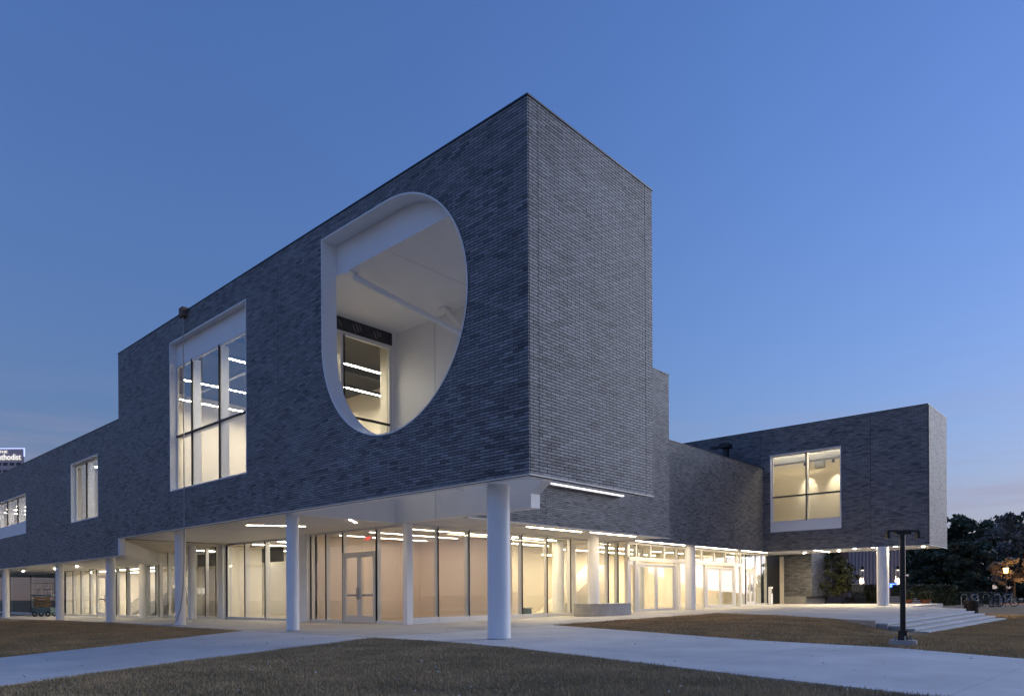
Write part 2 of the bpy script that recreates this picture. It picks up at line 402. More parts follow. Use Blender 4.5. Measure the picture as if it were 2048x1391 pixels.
# ---------------- backing walls (mortar and structure)
def backing(name, mapf, slices, d0, d1, mat='mortar'):
    mb = MB()
    for a0, a1, la, lb in slices:
        for (p0, p1), (q0, q1) in zip(la, lb):
            if p1 - p0 < 1e-4 and q1 - q0 < 1e-4: continue
            vs = [mapf(a0, p0, d0), mapf(a1, q0, d0), mapf(a1, q1, d0), mapf(a0, p1, d0), mapf(a0, p0, d1), mapf(a1, q0, d1), mapf(a1, q1, d1), mapf(a0, p1, d1)]
            mb.add(vs, [(0, 1, 2, 3), (7, 6, 5, 4), (0, 4, 5, 1), (1, 5, 6, 2), (2, 6, 7, 3), (3, 7, 4, 0)])
    return mb.build(name, mat, bld)
def rect_slices(a0, a1, z0, z1, holes=(), lin=None):
    br = sorted({a0, a1, *[h[0] for h in holes], *[h[1] for h in holes]})
    out = []
    for p, q in zip(br[:-1], br[1:]):
        m = (p + q) / 2; iv = [(z0, z1)]
        for h in holes:
            if h[0] < m < h[1]: iv = [(z0, h[2]), (h[3], z1)]
        out.append((p, q, iv, iv))
    return out
def d_slices(a0, a1, z0, z1, holes, n=96):
    out = rect_slices(a0, DX - DR_, z0, z1) if a0 < DX - DR_ else []
    us = [DX - DR_ * math.cos(math.pi * i / n) for i in range(n + 1)]
    for p, q in zip(us[:-1], us[1:]):
        hp = d_hole(p + 1e-6) or (DZ, DZ); hq = d_hole(q - 1e-6) or (DZ, DZ)
        if p < DX <= q - 1e-9 and False: pass
        out.append((p, q, [(z0, hp[0]), (hp[1], z1)], [(z0, hq[0]), (hq[1], z1)]))
    return out + rect_slices(DX + DR_, a1, z0, z1, holes)
BK = 0.014
wallL = backing('facade_wall', mL(0), d_slices(0.30, 29.8, ZB, ZT, [BIG]), BK, 0.30)
wallL2 = backing('facade_wall', mL(0), rect_slices(29.8, UE, ZC, ZL, [SMALL, LEFTW]), BK, 0.30)
wallR = backing('end_wall', mR(0), rect_slices(0.30, 6.20, ZB, ZT), BK, 0.30)
MB().box(BK, 0.30, BK, 0.30, ZB, ZT).build('corner_pier', 'mortar', bld)
backing('wing_wall', mR(8.8), rect_slices(6.2, 22.4, ZB, ZH), BK, 0.30)
backing('wing_wall', mR(10.7), rect_slices(22.4, 40.0, ZB, ZL), BK, 0.30)
backing('gallery_box_wall', mL(40.0), rect_slices(-0.6, 26.0, ZB, ZH, [DW]), BK, 0.30)
backing('gallery_box_wall', mR(-0.6), rect_slices(40.3, 45.5, ZB, ZH), BK, 0.30)
MB().box(45.2, 45.5, -0.3, 26.0, ZB, ZH).box(40.3, 45.2, 25.7, 26.0, ZB, ZH).box(40.3, 45.2, 13.7, 14.0, ZB, ZH).build('gallery_box_wall', 'mortar', bld)
MB().box(48.014, 52.9, 10.014, 16.0, zc(-40), zc(3)).build('low_brick_block', 'mortar', bld)
MB().box(48.05, 52.9, 10.5, 16.0, -0.1, zc(-40)).build('concrete_base', 'bench', bld)
# side and rear walls that close the volumes
MB().box(22.1, 22.4, 9.1, 30, ZB, ZH).box(6.2, 22.1, 29.7, 30, ZB, ZH).box(22.4, 40, 29.7, 30, ZB, ZL).box(40.0, 40.3, 26.0, 30, ZB, ZL).build('rear_wall', 'mortar', bld)
MB().box(5.7, 6.2, 12.9, 29.8, 13.1, ZT).box(0.3, 5.7, 29.5, 29.8, ZL - .2, ZT).box(9.7, 10, 30, UE, ZC, ZL).box(0.3, 9.7, UE - .3, UE, ZC, ZL).build('rear_wall', 'mortar', bld)
# roofs
MB().box(0.3, 6.2, 0.3, 29.5, ZT - 0.35, ZT - 0.1).box(6.2, 22.1, 9.1, 29.7, ZH - .3, ZH - .05).box(22.4, 40, 11, 29.7, ZL - .3, ZL - .05).box(40.3, 45.2, -.3, 25.7, ZH - .3, ZH - .05).box(0.3, 9.7, 29.8, UE - .3, ZL - .3, ZL - .05).build('roof', 'cap', bld)
# copings
for a in [(-.02, .34, -.02, 29.82, ZT), (.34, 6.22, -.02, .34, ZT), (-.02, .34, 29.82, UE, ZL), (6.22, 22.42, 8.78, 9.12, ZH), (22.42, 40, 10.68, 11.02, ZL), (39.98, 40.32, -.62, 26.0, ZH), (40.32, 45.52, -.62, -.28, ZH), (45.18, 45.52, -.28, 26, ZH)]:
    MB().box(a[0], a[1], a[2], a[3], a[4] + 0.002, a[4] + 0.05).build('coping', 'cap', bld)
# pale drip edges under the brick
for a in [(-.012, .05, -.012, 29.8, ZB), (.05, 6.2, -.012, .05, ZB), (-.012, .05, 29.8, UE, ZC), (6.22, 22.42, 8.788, 8.85, ZB), (22.42, 40, 10.688, 10.75, ZB), (39.988, 40.05, -.612, 10.68, ZB), (40.05, 45.51, -.612, -.55, ZB)]:
    MB().box(a[0], a[1], a[2], a[3], a[4] - 0.035, a[4] - 0.001).build('drip_edge', 'flash', bld)

# ---------------- individual bricks nearest the camera, then the rest in one part
CAND.sort(key=lambda c: c[0])
TOP = CAND[:300]
unit = {}
for who in ('L', 'R'):
    l_, h_, d_ = 0.359 * S, (C - 0.017) * S, 0.035 * S
    mb = MB()
    if who == 'L': mb.box(0, 0.035, -0.1775, 0.1775, -(C - .020) / 2, (C - .020) / 2)
    else: mb.box(-0.1775, 0.1775, 0, 0.035, -(C - .020) / 2, (C - .020) / 2)
    me = bpy.data.meshes.new('brick'); me.from_pydata([tuple(c * S for c in p) for p in mb.v], [], mb.f); me.materials.append(M['brick1']); unit[who] = me
for dist, who, mapf, x0, x1, z0, z1, tone in TOP:
    o = bpy.data.objects.new('brick', unit[who]); COL.objects.link(o)
    o.parent = wallL if who == 'L' else wallR
    o.location = Vector(mapf((x0 + x1) / 2, (z0 + z1) / 2, 0)) * S
for dist, who, mapf, x0, x1, z0, z1, tone in CAND[300:]:
    brick_box(mapf, x0, x1, z0, z1, tone)
me = bpy.data.meshes.new('brickwork')
me.from_pydata((np.array(BV) * S).tolist(), [], BF); me.materials.append(M['brick'])
at = me.attributes.new('tone', 'FLOAT', 'FACE'); at.data.foreach_set('value', np.array(BT, dtype=np.float32))
bw = bpy.data.objects.new('brickwork', me); COL.objects.link(bw); bw.parent = bld; bw['kind'] = 'stuff'

# ------------------------------------------------------------------ openings of the upper floors
def liner_rect(u0, u1, z0, z1, d, name='window_reveal', plane='L', c=0.0, t=0.05, lip=0.012):
    """white box lining of an opening, lip standing proud of the brick"""
    mb = MB(); mp = mL(c) if plane == 'L' else mR(c)
    for a0, a1, b0, b1 in ((u0, u1, z0 - 0.0, z0 + t), (u0, u1, z1 - t, z1), (u0, u0 + t, z0 + t, z1 - t), (u1 - t, u1, z0 + t, z1 - t)):
        p, q = mp(a0, b0, -lip), mp(a1, b1, d)
        mb.box(min(p[0], q[0]), max(p[0], q[0]), min(p[1], q[1]), max(p[1], q[1]), b0, b1)
    return mb.build(name, 'white', bld)
def window(u0, u1, z0, z1, d, cols, rows, c=0.0, name='window', fw=0.10, dark=True):
    """glazed window set d behind face x = c; cols / rows are inner bar positions"""
    fr = MB(); x0, x1 = c + d, c + d + 0.10
    fr.box(x0, x1, u0, u1, z0, z0 + fw).box(x0, x1, u0, u1, z1 - fw, z1).box(x0, x1, u0, u0 + fw, z0 + fw, z1 - fw).box(x0, x1, u1 - fw, u1, z0 + fw, z1 - fw)
    w = fr.build(name, 'alulight', bld)
    us = [u0] + list(cols) + [u1]; zs = [z0] + list(rows) + [z1]
    for k in cols:
        MB().box(c + d - 0.03, c + d + 0.02, k - 0.035, k + 0.035, z0 + .02, z1 - .02).build('bar', 'black', w)
        MB().box(c + d + 0.03, c + d + 0.42, k - 0.06, k + 0.06, z0 + .02, z1 - .02).build('mullion', 'white', w)
    for k in rows:
        MB().box(c + d - 0.031, c + d + 0.019, u0 + .02, u1 - .02, k - 0.045, k + 0.045).build('bar', 'black', w)
        MB().box(c + d + 0.031, c + d + 0.25, u0 + .02, u1 - .02, k - 0.06, k + 0.055).build('transom', 'white', w)
    for i in range(len(us) - 1):
        for j in range(len(zs) - 1):
            MB().box(c + d + 0.022, c + d + 0.028, us[i] + .01, us[i + 1] - .01, zs[j] + .01, zs[j + 1] - .01).build('pane', 'coated' if c == 0.0 else 'glass', w)
    return w
# round opening: lining, inner lining of the wall, header panel
mb = MB(); n = 120; ring = []
t0 = math.pi / 2
for i in range(n + 1):
    a = math.pi / 2 - (1.5 * math.pi) * i / n                # top, over the near side, bottom, up to the far side
    ring.append((DX - DR_ * math.cos(a), DZ + DR_ * math.sin(a)))
ring = [(DX, DZ + DR_)] + [(DX - DR_ * math.sin(1.5 * math.pi * i / n), DZ + DR_ * math.cos(1.5 * math.pi * i / n)) for i in range(1, n + 1)]
ring += [(DX + DR_, DZ + DR_ * f) for f in (0.33, 0.66)] + [(DX + DR_, DZ + DR_)]
ring += [(DX + DR_ * f, DZ + DR_) for f in (0.66, 0.33)]
N = len(ring); inner = []
for i, (u, z) in enumerate(ring):
    du, dz = DX - u, DZ - z; k = 0.05 / max(1e-6, math.hypot(du, dz)); inner.append((u + du * k, z + dz * k))
vs = [(-0.014, u, z) for u, z in ring] + [(-0.014, u, z) for u, z in inner] + [(0.60, u, z) for u, z in inner] + [(0.60, u, z) for u, z in ring]
fs = []
for i in range(N):
    j = (i + 1) % N
    fs += [(i, j, N + j, N + i), (N + i, N + j, 2 * N + j, 2 * N + i), (2 * N + i, 2 * N + j, 3 * N + j, 3 * N + i)]
dl = mb.add(vs, fs).build('opening_lining', 'white', bld)
smooth_angle(dl, 35)
backing('porch_lining', mL(0), d_slices(0.60, 12.9, ZB, 13.0, []), 0.302, 0.60, 'white')
MB().box(0.302, 0.60, 0.302, 0.60, ZB, 13.0).box(0.60, 5.7, 0.302, 0.60, ZB, 13.0).build('porch_lining', 'white', bld)
MB().box(0.605, 0.70, 1.0, 10.6, 13.0, ZT - .36).build('header_panel', 'white', bld)
MB().box(0.60, 5.7, 0.60, 12.9, 12.97, 13.1).build('porch_ceiling', 'white', bld)
# porch rear wall: full height, with a stepped foot near the corner
mb = MB()
pts = [(0.6, 6.6), (4.2, 5.6), (4.9, 5.1), (4.9, ZB), (12.9, ZB), (12.9, 13.0), (0.6, 13.0)]
mb.add([(5.7, y, z) for y, z in pts] + [(6.2, y, z) for y, z in pts], [tuple(range(7)), tuple(range(13, 6, -1))] + [(i, (i + 1) % 7, 7 + (i + 1) % 7, 7 + i) for i in range(7)])
mb.build('porch_rear_wall', 'white', bld)
MB().box(5.69, 5.698, 6.92, 6.935, ZB, 12.9).box(5.69, 5.698, 10.2, 10.215, ZB, 12.9).build('panel_joint', 'duct', bld)
MB().box(0.8, 5.69, 6.9, 6.912, 12.966, 12.969).build('panel_joint', 'duct', bld)
# wall between porch and studio with its window
MB().box(0.302, 5.7, 12.9, 13.1, ZB, 6.6).box(0.302, 2.0, 12.9, 13.1, 6.6, 13.0).box(5.55, 5.7, 12.9, 13.1, 6.6, 13.0).build('porch_end_wall', 'white', bld)
hw = MB().box(2.0, 5.55, 12.895, 13.05, 12.42, 12.96).build('membrane_strip', 'wrap', bld)
for k, (xx, sl, ln) in enumerate([(2.55, .9, .22), (2.75, .9, .26), (3.45, .8, .34), (3.62, .8, .28), (3.8, .8, .2), (4.55, .7, .3), (4.7, .7, .24), (4.85, .7, .16)]):
    MB().add([(xx, 12.888, 12.85 - (k % 3) * .03), (xx + .035, 12.888, 12.86 - (k % 3) * .03), (xx + .035 + ln * sl * .6, 12.888, 12.85 - ln - (k % 3) * .02), (xx + ln * sl * .6, 12.888, 12.85 - ln - (k % 3) * .02)], [(0, 1, 2, 3)]).build('printed_mark', 'duct', hw)
w = MB().box(2.0, 5.55, 12.92, 13.04, 12.26, 12.42).box(5.40, 5.55, 12.92, 13.04, 6.6, 12.26).box(2.0, 5.55, 12.92, 13.04, 6.6, 6.72).build('studio_window', 'alulight', bld)
for xx in (3.05,):
    MB().box(xx - .03, xx + .03, 12.90, 12.935, 6.7, 12.3).build('bar', 'black', w); MB().box(xx - .16, xx - .03, 12.94, 13.2, 6.7, 12.3).build('mullion', 'alulight', w)
MB().box(2.0, 5.42, 12.90, 12.95, 8.84, 8.94).build('bar', 'black', w)
for x0, x1 in ((2.0, 3.05), (3.05, 5.42)):
    for z0, z1 in ((6.7, 8.89), (8.89, 12.28)): MB().box(x0 + .01, x1 - .01, 12.955, 12.961, z0 + .01, z1 - .01).build('pane', 'glass', w)
# steel braces in the porch
for a, b in (((0.80, 9.05, 12.80), (5.62, 6.92, 10.90)), ((5.30, 9.0, 12.82), (5.45, 6.6, 10.45))):
    br = MB().tube([a, b], 0.105, 14).build('steel_brace', 'white', bld); smooth_angle(br)
    MB().box(a[0] - .22, a[0] + .16, a[1] - .08, a[1] + .28, a[2] + .08, 12.97).build('brace_plate', 'white', br)
for a, b in (((0.9, 3.6, 4.62), (0.75, 2.9, 5.6)), ((0.9, 2.0, 4.75), (0.8, 1.6, 5.6))):
    br = MB().tube([a, b], 0.13, 12).build('steel_brace', 'white', bld); smooth_angle(br)
    MB().cyl(a[0], a[1], a[2] - .02, a[2] + .08, 0.16, n=12).build('brace_foot', 'white', br)

# windows of the long facade
liner_rect(*BIG, 0.34)
MB().box(0.30, 0.36, BIG[0] + .05, BIG[1] - .05, 12.5, BIG[3] - .05).build('header_panel', 'white', bld)
window(BIG[0] + .05, BIG[1] - .05, BIG[2] + .05, 12.5, 0.30, (18.45, 21.25), (9.08,), name='studio_window')
liner_rect(*SMALL, 0.30)
window(SMALL[0] + .05, SMALL[1] - .05, SMALL[2] + .05, SMALL[3] - .05, 0.26, (35.9,), (), name='upper_window')
liner_rect(*LEFTW, 0.30)
MB().box(0.03, 0.09, LEFTW[0] + .05, LEFTW[1] - .05, LEFTW[2] + .05, 6.82).build('sill_panel', 'white', bld)
window(LEFTW[0] + .05, LEFTW[1] - .05, 6.82, LEFTW[3] - .05, 0.18, (51.0, 54.0, 57.0), (), name='upper_window')
# window of the gallery box
liner_rect(*DW, 0.34, c=40.0)
MB().box(40.02, 40.09, DW[0] + .05, DW[1] - .05, DW[2] + .05, 6.80).build('sill_panel', 'white', bld)
window(DW[0] + .05, DW[1] - .05, 6.80, DW[3] - .05, 0.22, (7.55,), (8.75,), c=40.0, name='gallery_window')

# ------------------------------------------------------------------ upper rooms
def room(x0, x1, y0, y1, z0, z1, wall='plaster', ceil='ceil', floor='floor', t=0.08, skip=(), tag_='room'):
    w = MB()
    if 'x0' not in skip: w.box(x0, x0 + t, y0, y1, z0, z1)
    if 'x1' not in skip: w.box(x1 - t, x1, y0, y1, z0, z1)
    if 'y0' not in skip: w.box(x0 + t, x1 - t, y0, y0 + t, z0, z1)
    if 'y1' not in skip: w.box(x0 + t, x1 - t, y1 - t, y1, z0, z1)
    if w.v: w.build('interior_wall', wall, bld)
    MB().box(x0, x1, y0, y1, z1 + .001, z1 + .1).build('interior_ceiling', ceil, bld)
    MB().box(x0, x1, y0, y1, z0 - .1, z0 - .001).build('interior_floor', floor, bld)
def strip(x0, y0, x1, y1, z, w=0.08, mat='e_strip', h=0.010, house=True):
    p, q = Vector((x0, y0)), Vector((x1, y1)); d = (q - p).normalized(); nrm = Vector((-d.y, d.x)) * (w / 2)
    poly = [(p - nrm), (q - nrm), (q + nrm), (p + nrm)]
    o = MB().prism([(a.x, a.y) for a in poly], z - h - .004, z - h).build('strip_light', mat, bld)
    e = d * .03; n2 = nrm * 1.25
    MB().prism([(a.x, a.y) for a in (p - n2 - e, q - n2 + e, q + n2 + e, p + n2 - e)], z - h + .002, z + (0.002 if z > ZB - .01 and z < ZB else .035)).build('housing', 'white', o)
    return o
# studio
room(0.32, 10.4, 13.12, 29.4, 5.2, 12.99, ceil='darkceil', skip=('x0', 'y0'))
MB().box(5.7, 10.4, 13.0, 13.11, 5.2, 12.98).build('interior_wall', 'plaster', bld)
for yy in (15.6, 18.8, 23.5, 27.2): strip(0.9, yy, 9.8, yy, 12.1, 0.11, 'e_stud', h=0.012)
for yy in (17.5, 20, 25): MB().box(0.5, 10.3, yy, yy + .25, 12.45, 12.7).build('ceiling_beam', 'darkceil', bld)
MB().box(2.9, 3.1, 16.3, 29.3, 12.45, 12.6).build('ceiling_duct', 'duct', bld)
MB().box(6.1, 6.6, 14.0, 14.5, 5.2, 12.9).build('interior_pier', 'plaster', bld)
# long upper rooms behind the left windows
room(0.32, 8.5, 30.0, 44.0, 4.6, 10.3, skip=('x0',)); room(0.32, 8.5, 44.0, 66.0, 4.6, 10.3, skip=('x0',))
strip(1.2, 37.6, 7.5, 37.6, 9.6, 0.12, 'e_soft'); strip(1.2, 33.5, 7.5, 33.5, 9.6, 0.12, 'e_soft')
for yy in (49.5, 52, 55, 58, 61): strip(1.0, yy, 7.5, yy, 8.6, 0.14, 'e_soft')
# gallery box interior
room(40.36, 45.15, -0.25, 13.6, 4.9, 12.6, skip=('x0',))
MB().box(41.2, 41.9, 0.2, 13.4, 11.45, 12.1).build('ceiling_duct', 'duct', bld)
MB().box(42.9, 43.3, 7.2, 7.9, 11.1, 12.5).build('ceiling_duct', 'duct', bld)
strip(41.0, 2.0, 41.0, 12.5, 12.4, 0.16, 'e_strip'); strip(42.4, 1.0, 42.4, 12.5, 12.4, 0.08, 'e_strip')  # second strip added to brighten the room
for yy in (6.9, 9.1):
    ld = bpy.data.lights.new('track_spot', 'SPOT'); ld.energy = 260 / K; ld.color = (1, .86, .62); ld.spot_size = R(52); ld.spot_blend = 0.7; ld.shadow_soft_size = 0.05
    lo = bpy.data.objects.new('track_spot', ld); COL.objects.link(lo); lo.parent = bld
    lo.location = Vector((44.2, yy, 11.6)) * S; lo.rotation_euler = (Vector((-0.42, 0, 1.0))).to_track_quat('Z', 'Y').to_euler()
    MB().cyl(44.2, yy, 11.62, 11.95, 0.1, n=10).build('spot_housing', 'black', bld)

# ------------------------------------------------------------------ soffits, ground-floor rooms
MB().box(0.302, 13.8, 13.1, 29.8, ZB - .0, ZB + .12).box(6.2, 47.9, 12.4, 29.8, ZB + .121, ZB + .2).build('soffit', 'soffit', bld)
MB().box(6.2, 22.4, 9.1, 13.1, ZB, ZB + .12).box(22.4, 40.0, 11.0, 13.1, ZB, ZB + .12).box(13.8, 22.4, 13.1, 29.8, ZB, ZB + .12).box(22.4, 40, 13.1, 29.8, ZB, ZB + .12).build('soffit', 'soffit', bld)
MB().box(40.3, 45.2, -.3, 13.7, ZB, ZB + .12).build('soffit', 'soffit', bld)
# lower soffit at the left with its slanting fascia
fa, fb = (0.3, 29.85), (7.0, 42.2)
MB().prism([(0.302, 29.85), (7.0, 42.2), (12.0, 42.2), (12.0, UE), (0.302, UE)], ZC, ZC + .12).build('soffit', 'soffit', bld)
MB().prism([(0.302, 29.8), (12, 29.8), (12, 42.2), (7.05, 42.2)], ZB + .002, ZB + .122).build('soffit', 'soffit', bld)
MB().obox((0.05, 29.74), (7.0, 42.15), 0.12, ZC - .002, ZB).build('slanting_fascia', 'white', bld)
MB().box(7.0, 12, 42.1, 42.2, ZC, ZB).build('slanting_fascia', 'white', bld)
MB().box(-0.010, 0.29, 29.70, 29.79, ZC, ZB).build('end_plate', 'white', bld)

for yy in (16.6, 20.3, 24.0, 27.7): MB().box(0.62, 6.1, yy, yy + .018, ZB - .004, ZB - .001).build('panel_joint', 'duct', bld)
for x0, x1, y in ((6.3, 22.3, 10.9), (22.5, 39.9, 11.6)): MB().box(x0, x1, y, y + .018, ZB - .004, ZB - .001).build('panel_joint', 'duct', bld)
for xx in (9.2, 12.6, 16.0, 19.4): MB().box(xx, xx + .018, 8.86, 12.6, ZB - .004, ZB - .001).build('panel_joint', 'duct', bld)
for yy in (34, 40, 46, 52): MB().box(0.35, 5.1, yy, yy + .018, ZC - .004, ZC - .001).build('panel_joint', 'duct', bld)
# interior floor on the plaza level
MB().prism([(6.3, 12.8), (47.6, 12.0), (47.6, 28), (13, 28), (13, 42), (5.3, 42), (5.3, UE), (12, UE), (14, 42), (14, 28)][0:2] + [(47.6, 28.0), (6.3, 28.0)], lambda x, y: gz(x, y) - .2, lambda x, y: gz(x, y) + .012).build('interior_floor', 'floor', bld)
MB().prism([(6.4, 28), (13, 28), (13, 42), (6.4, 42)], lambda x, y: gz(x, y) - .2, lambda x, y: gz(x, y) + .012).build('interior_floor', 'floor', bld)
MB().prism([(5.3, 42), (13, 42), (13, UE), (5.3, UE)], lambda x, y: gz(x, y) - .2, lambda x, y: gz(x, y) + .012).build('interior_floor', 'floor', bld)
ZI = ZB - .02
# gallery room
MB().box(13.7, 13.9, 13.4, 20.9, -.1, ZI).box(6.3, 13.7, 20.7, 20.9, -.1, ZI).build('interior_wall', 'pink', bld)
MB().box(6.35, 13.7, 12.9, 20.7, ZI - .03, ZI - .002).build('interior_ceiling', 'ceil', bld)
for yy in (13.9, 16.6, 19.2): strip(7.0, yy, 12.9, yy, ZI - .06, 0.10, 'e_gal')
# lobby
MB().box(13.9, 47.6, 26.8, 27.0, -.1, ZI).box(47.4, 47.6, 12.2, 26.8, -.1, ZI).box(13.9, 14.0, 20.9, 26.8, -.1, ZI).build('interior_wall', 'plaster', bld)
MB().box(19.0, 23.5, 19.4, 19.6, 0, ZI).box(27.5, 36.0, 21.0, 21.2, 0, ZI).box(38.5, 38.7, 13.5, 26.8, 0, ZI).build('partition', 'plaster', bld)
for x0, x1, yy in ((14.4, 18.2, 13.9), (14.4, 21.5, 17.2), (15, 26, 23.0), (24.5, 30, 15.6), (31.5, 37, 15.6), (24.5, 37, 18.6), (28, 37, 24), (39.2, 46.8, 15.2)):
    strip(x0, yy, x1, yy, ZI - .05, 0.10, 'e_lobby')
for x, y in ((19.3, 14.6), (29.5, 15.4), (23.4, 16.8)):
    smooth_angle(MB().cyl(x, y, 0, ZI, 0.36, n=32).build('interior_column', 'column', bld))
mb = MB().add([(21.6, 16.6, .2), (27.5, 16.6, .2), (27.5, 16.6, 3.4), (27.0, 16.6, 3.4), (21.6, 18.3, .2), (27.5, 18.3, .2), (27.5, 18.3, 3.4), (27.0, 18.3, 3.4)], [(0, 1, 2, 3), (4, 7, 6, 5), (0, 3, 7, 4), (3, 2, 6, 7), (1, 5, 6, 2)])
mb.build('lobby_stair', 'plaster', bld)
# rooms between the gallery and the left lobby
MB().box(12.8, 13.0, 20.9, 42, -.1, ZI).box(6.45, 9.0, 31.0, 31.2, -.1, ZI).box(9.4, 12.8, 26.6, 26.8, -.1, ZI).build('interior_wall', 'plaster', bld)
MB().box(6.4, 12.8, 20.9, 42, ZI - .03, ZI - .002).build('interior_ceiling', 'ceil', bld)
for yy in (22.8, 25.4, 28.3, 33, 36.5): strip(7.0, yy, 12.2, yy, ZI - .06, 0.09, 'e_soft')
# left lobby: stair hall, then a dark service bay
MB().box(9.6, 9.8, 39, 50.0, -.4, ZC - .01).build('interior_wall', 'taupe', bld)
MB().box(11.8, 12.0, 42, 58.0, -.4, ZC - .01).box(5.4, 11.8, 58.0, 58.2, -.4, ZC - .01).build('interior_wall', 'plaster', bld)
MB().box(11.8, 12.0, 58.2, UE, -.5, ZC - .01).box(5.4, 11.8, UE - .4, UE - .2, -.5, ZC - .01).build('interior_wall', 'wrap', bld)
MB().box(5.35, 11.8, 42.2, 58, ZC - .04, ZC - .002).build('interior_ceiling', 'ceil', bld)
for yy in (40.5,): strip(7.4, 43.0, 7.4, 57, ZC - .05, 0.11, 'e_soft'); strip(10.2, 43, 10.2, 57, ZC - .05, 0.11, 'e_soft')
for yy, zz in ((70.5, 2.7), (70.5, 1.2), (64.6, 1.9)): MB().box(11.6, 11.75, yy, yy + 1.0, zz, zz + .55).build('lit_window', 'e_green', bld)
# stair with railings inside the left hall
sg = gz(7, 44)
def srun(y): return sg + 0.275 * (48.4 - y)                    # slope of the flight
st = MB()
for k in range(20):
    y = 47.6 - 0.42 * k; st.box(7.35, 9.0, y - .42, y, max(sg, srun(y) - .75), srun(y) - .32)
stair = st.build('staircase', 'white', bld)
MB().add([(7.2, 48.2, sg + .02), (7.2, 48.2, sg + .16), (7.2, 39.2, srun(39.2) - .12), (7.2, 39.2, srun(39.2) - 1.0), (7.3, 48.2, sg + .02), (7.3, 48.2, sg + .16), (7.3, 39.2, srun(39.2) - .12), (7.3, 39.2, srun(39.2) - 1.0)],
         [(0, 1, 2, 3), (4, 7, 6, 5), (0, 4, 5, 1), (1, 5, 6, 2), (2, 6, 7, 3), (3, 7, 4, 0)]).build('stringer', 'white', stair)
for k in range(6):
    o0 = 0.12 + 0.17 * k
    MB().tube([(7.15, 48.4, sg + o0), (7.15, 39.2, srun(39.2) + o0)], 0.035, 6).build('rail', 'white', stair)
for k in range(6): y = 48.2 - 1.75 * k; MB().box(7.13, 7.19, y - .05, y, srun(y) - .1, srun(y) + 1.05).build('baluster', 'white', stair)
MB().tube([(8.8, 45.5, 2.0), (8.8, 41.5, 3.5)], 0.12, 8).build('handrail', 'white', stair)

# ------------------------------------------------------------------ storefront glazing
def front(axis, c, a_list, ztop, z_of, widths=None, name='storefront', mat='alulight', deep=0.22, panes=True, z_list=None, sill=0.12, head=0.10):
    """glass wall: mullions at a_list along the axis ('y': face x=c, 'x': face y=c)"""
    def bx(mb, a0, a1, d0, d1, z0, z1):
        return mb.box(c + d0, c + d1, a0, a1, z0, z1) if axis == 'y' else mb.box(a0, a1, c + d0, c + d1, z0, z1)
    lo, hi = min(a_list), max(a_list); zb0 = min(z_of(lo), z_of(hi))
    mb = MB(); bx(mb, lo - .03, hi + .03, -.02, .12, ztop - head, ztop)
    w = mb.build(name, mat, bld)
    s = MB(); bx(s, lo - .03, hi + .03, -.03, .14, zb0 - .1, max(z_of(lo), z_of(hi)) + sill); s.build('sill', mat, w)
    for i, a in enumerate(a_list):
        wd = (widths or {}).get(i, 0.05)
        m = MB(); bx(m, a - wd, a + wd, .02, deep, zb0, ztop - .01); m.build('mullion', mat, w)
        g = MB(); bx(g, a - .015, a + .015, -.03, .02, zb0, ztop - .02); g.build('gasket', 'black', w)
    if panes:
        for i in range(len(a_list) - 1):
            p = MB(); bx(p, a_list[i] + .02, a_list[i + 1] - .02, .003, .009, zb0, ztop - .02); p.build('pane', 'glass', w)
    return w
def door_pair(axis, c, a0, a1, zf, ztop, name='double_door', mat='alu', d=-0.02, bars=True, rail=.16, bottom=.34):
    """two glazed leaves with push bars"""
    def bx(mb, p0, p1, d0, d1, z0, z1):
        return mb.box(c + d0, c + d1, p0, p1, z0, z1) if axis == 'y' else mb.box(p0, p1, c + d0, c + d1, z0, z1)
    fr = MB(); bx(fr, a0 - .08, a0, d - .03, d + .14, zf, ztop + .1); bx(fr, a1, a1 + .08, d - .03, d + .14, zf, ztop + .1); bx(fr, a0, a1, d - .03, d + .14, ztop, ztop + .1)
    D = fr.build(name, mat, bld); mid = (a0 + a1) / 2
    for p, q in ((a0 + .01, mid - .01), (mid + .01, a1 - .01)):
        lf = MB(); s_ = .13
        bx(lf, p, p + s_, d, d + .09, zf + .02, ztop - .01); bx(lf, q - s_, q, d, d + .09, zf + .02, ztop - .01)
        bx(lf, p + s_, q - s_, d, d + .09, zf + .02, zf + bottom); bx(lf, p + s_, q - s_, d, d + .09, ztop - rail, ztop - .01)
        leaf = lf.build('door_leaf', mat, D)
        g = MB(); bx(g, p + s_, q - s_, d + .04, d + .047, zf + bottom, ztop - rail); g.build('pane', 'glass', leaf)
        if bars:
            h = MB(); bx(h, p + .05, q - .05, d + .10, d + .17, zf + 1.30, zf + 1.39); h.build('push_bar', 'duct', leaf)
            hd = MB(); cx = q - .07 if p < mid - .1 and q < mid + .1 else p + .07
            bx(hd, cx - .02, cx + .02, d - .1, d - .05, zf + 1.15, zf + 1.7); hd.build('pull_handle', 'steel', leaf)
    return D
zg1 = lambda a: gz(6.2, a); zg2 = lambda a: gz(a, 12.6)
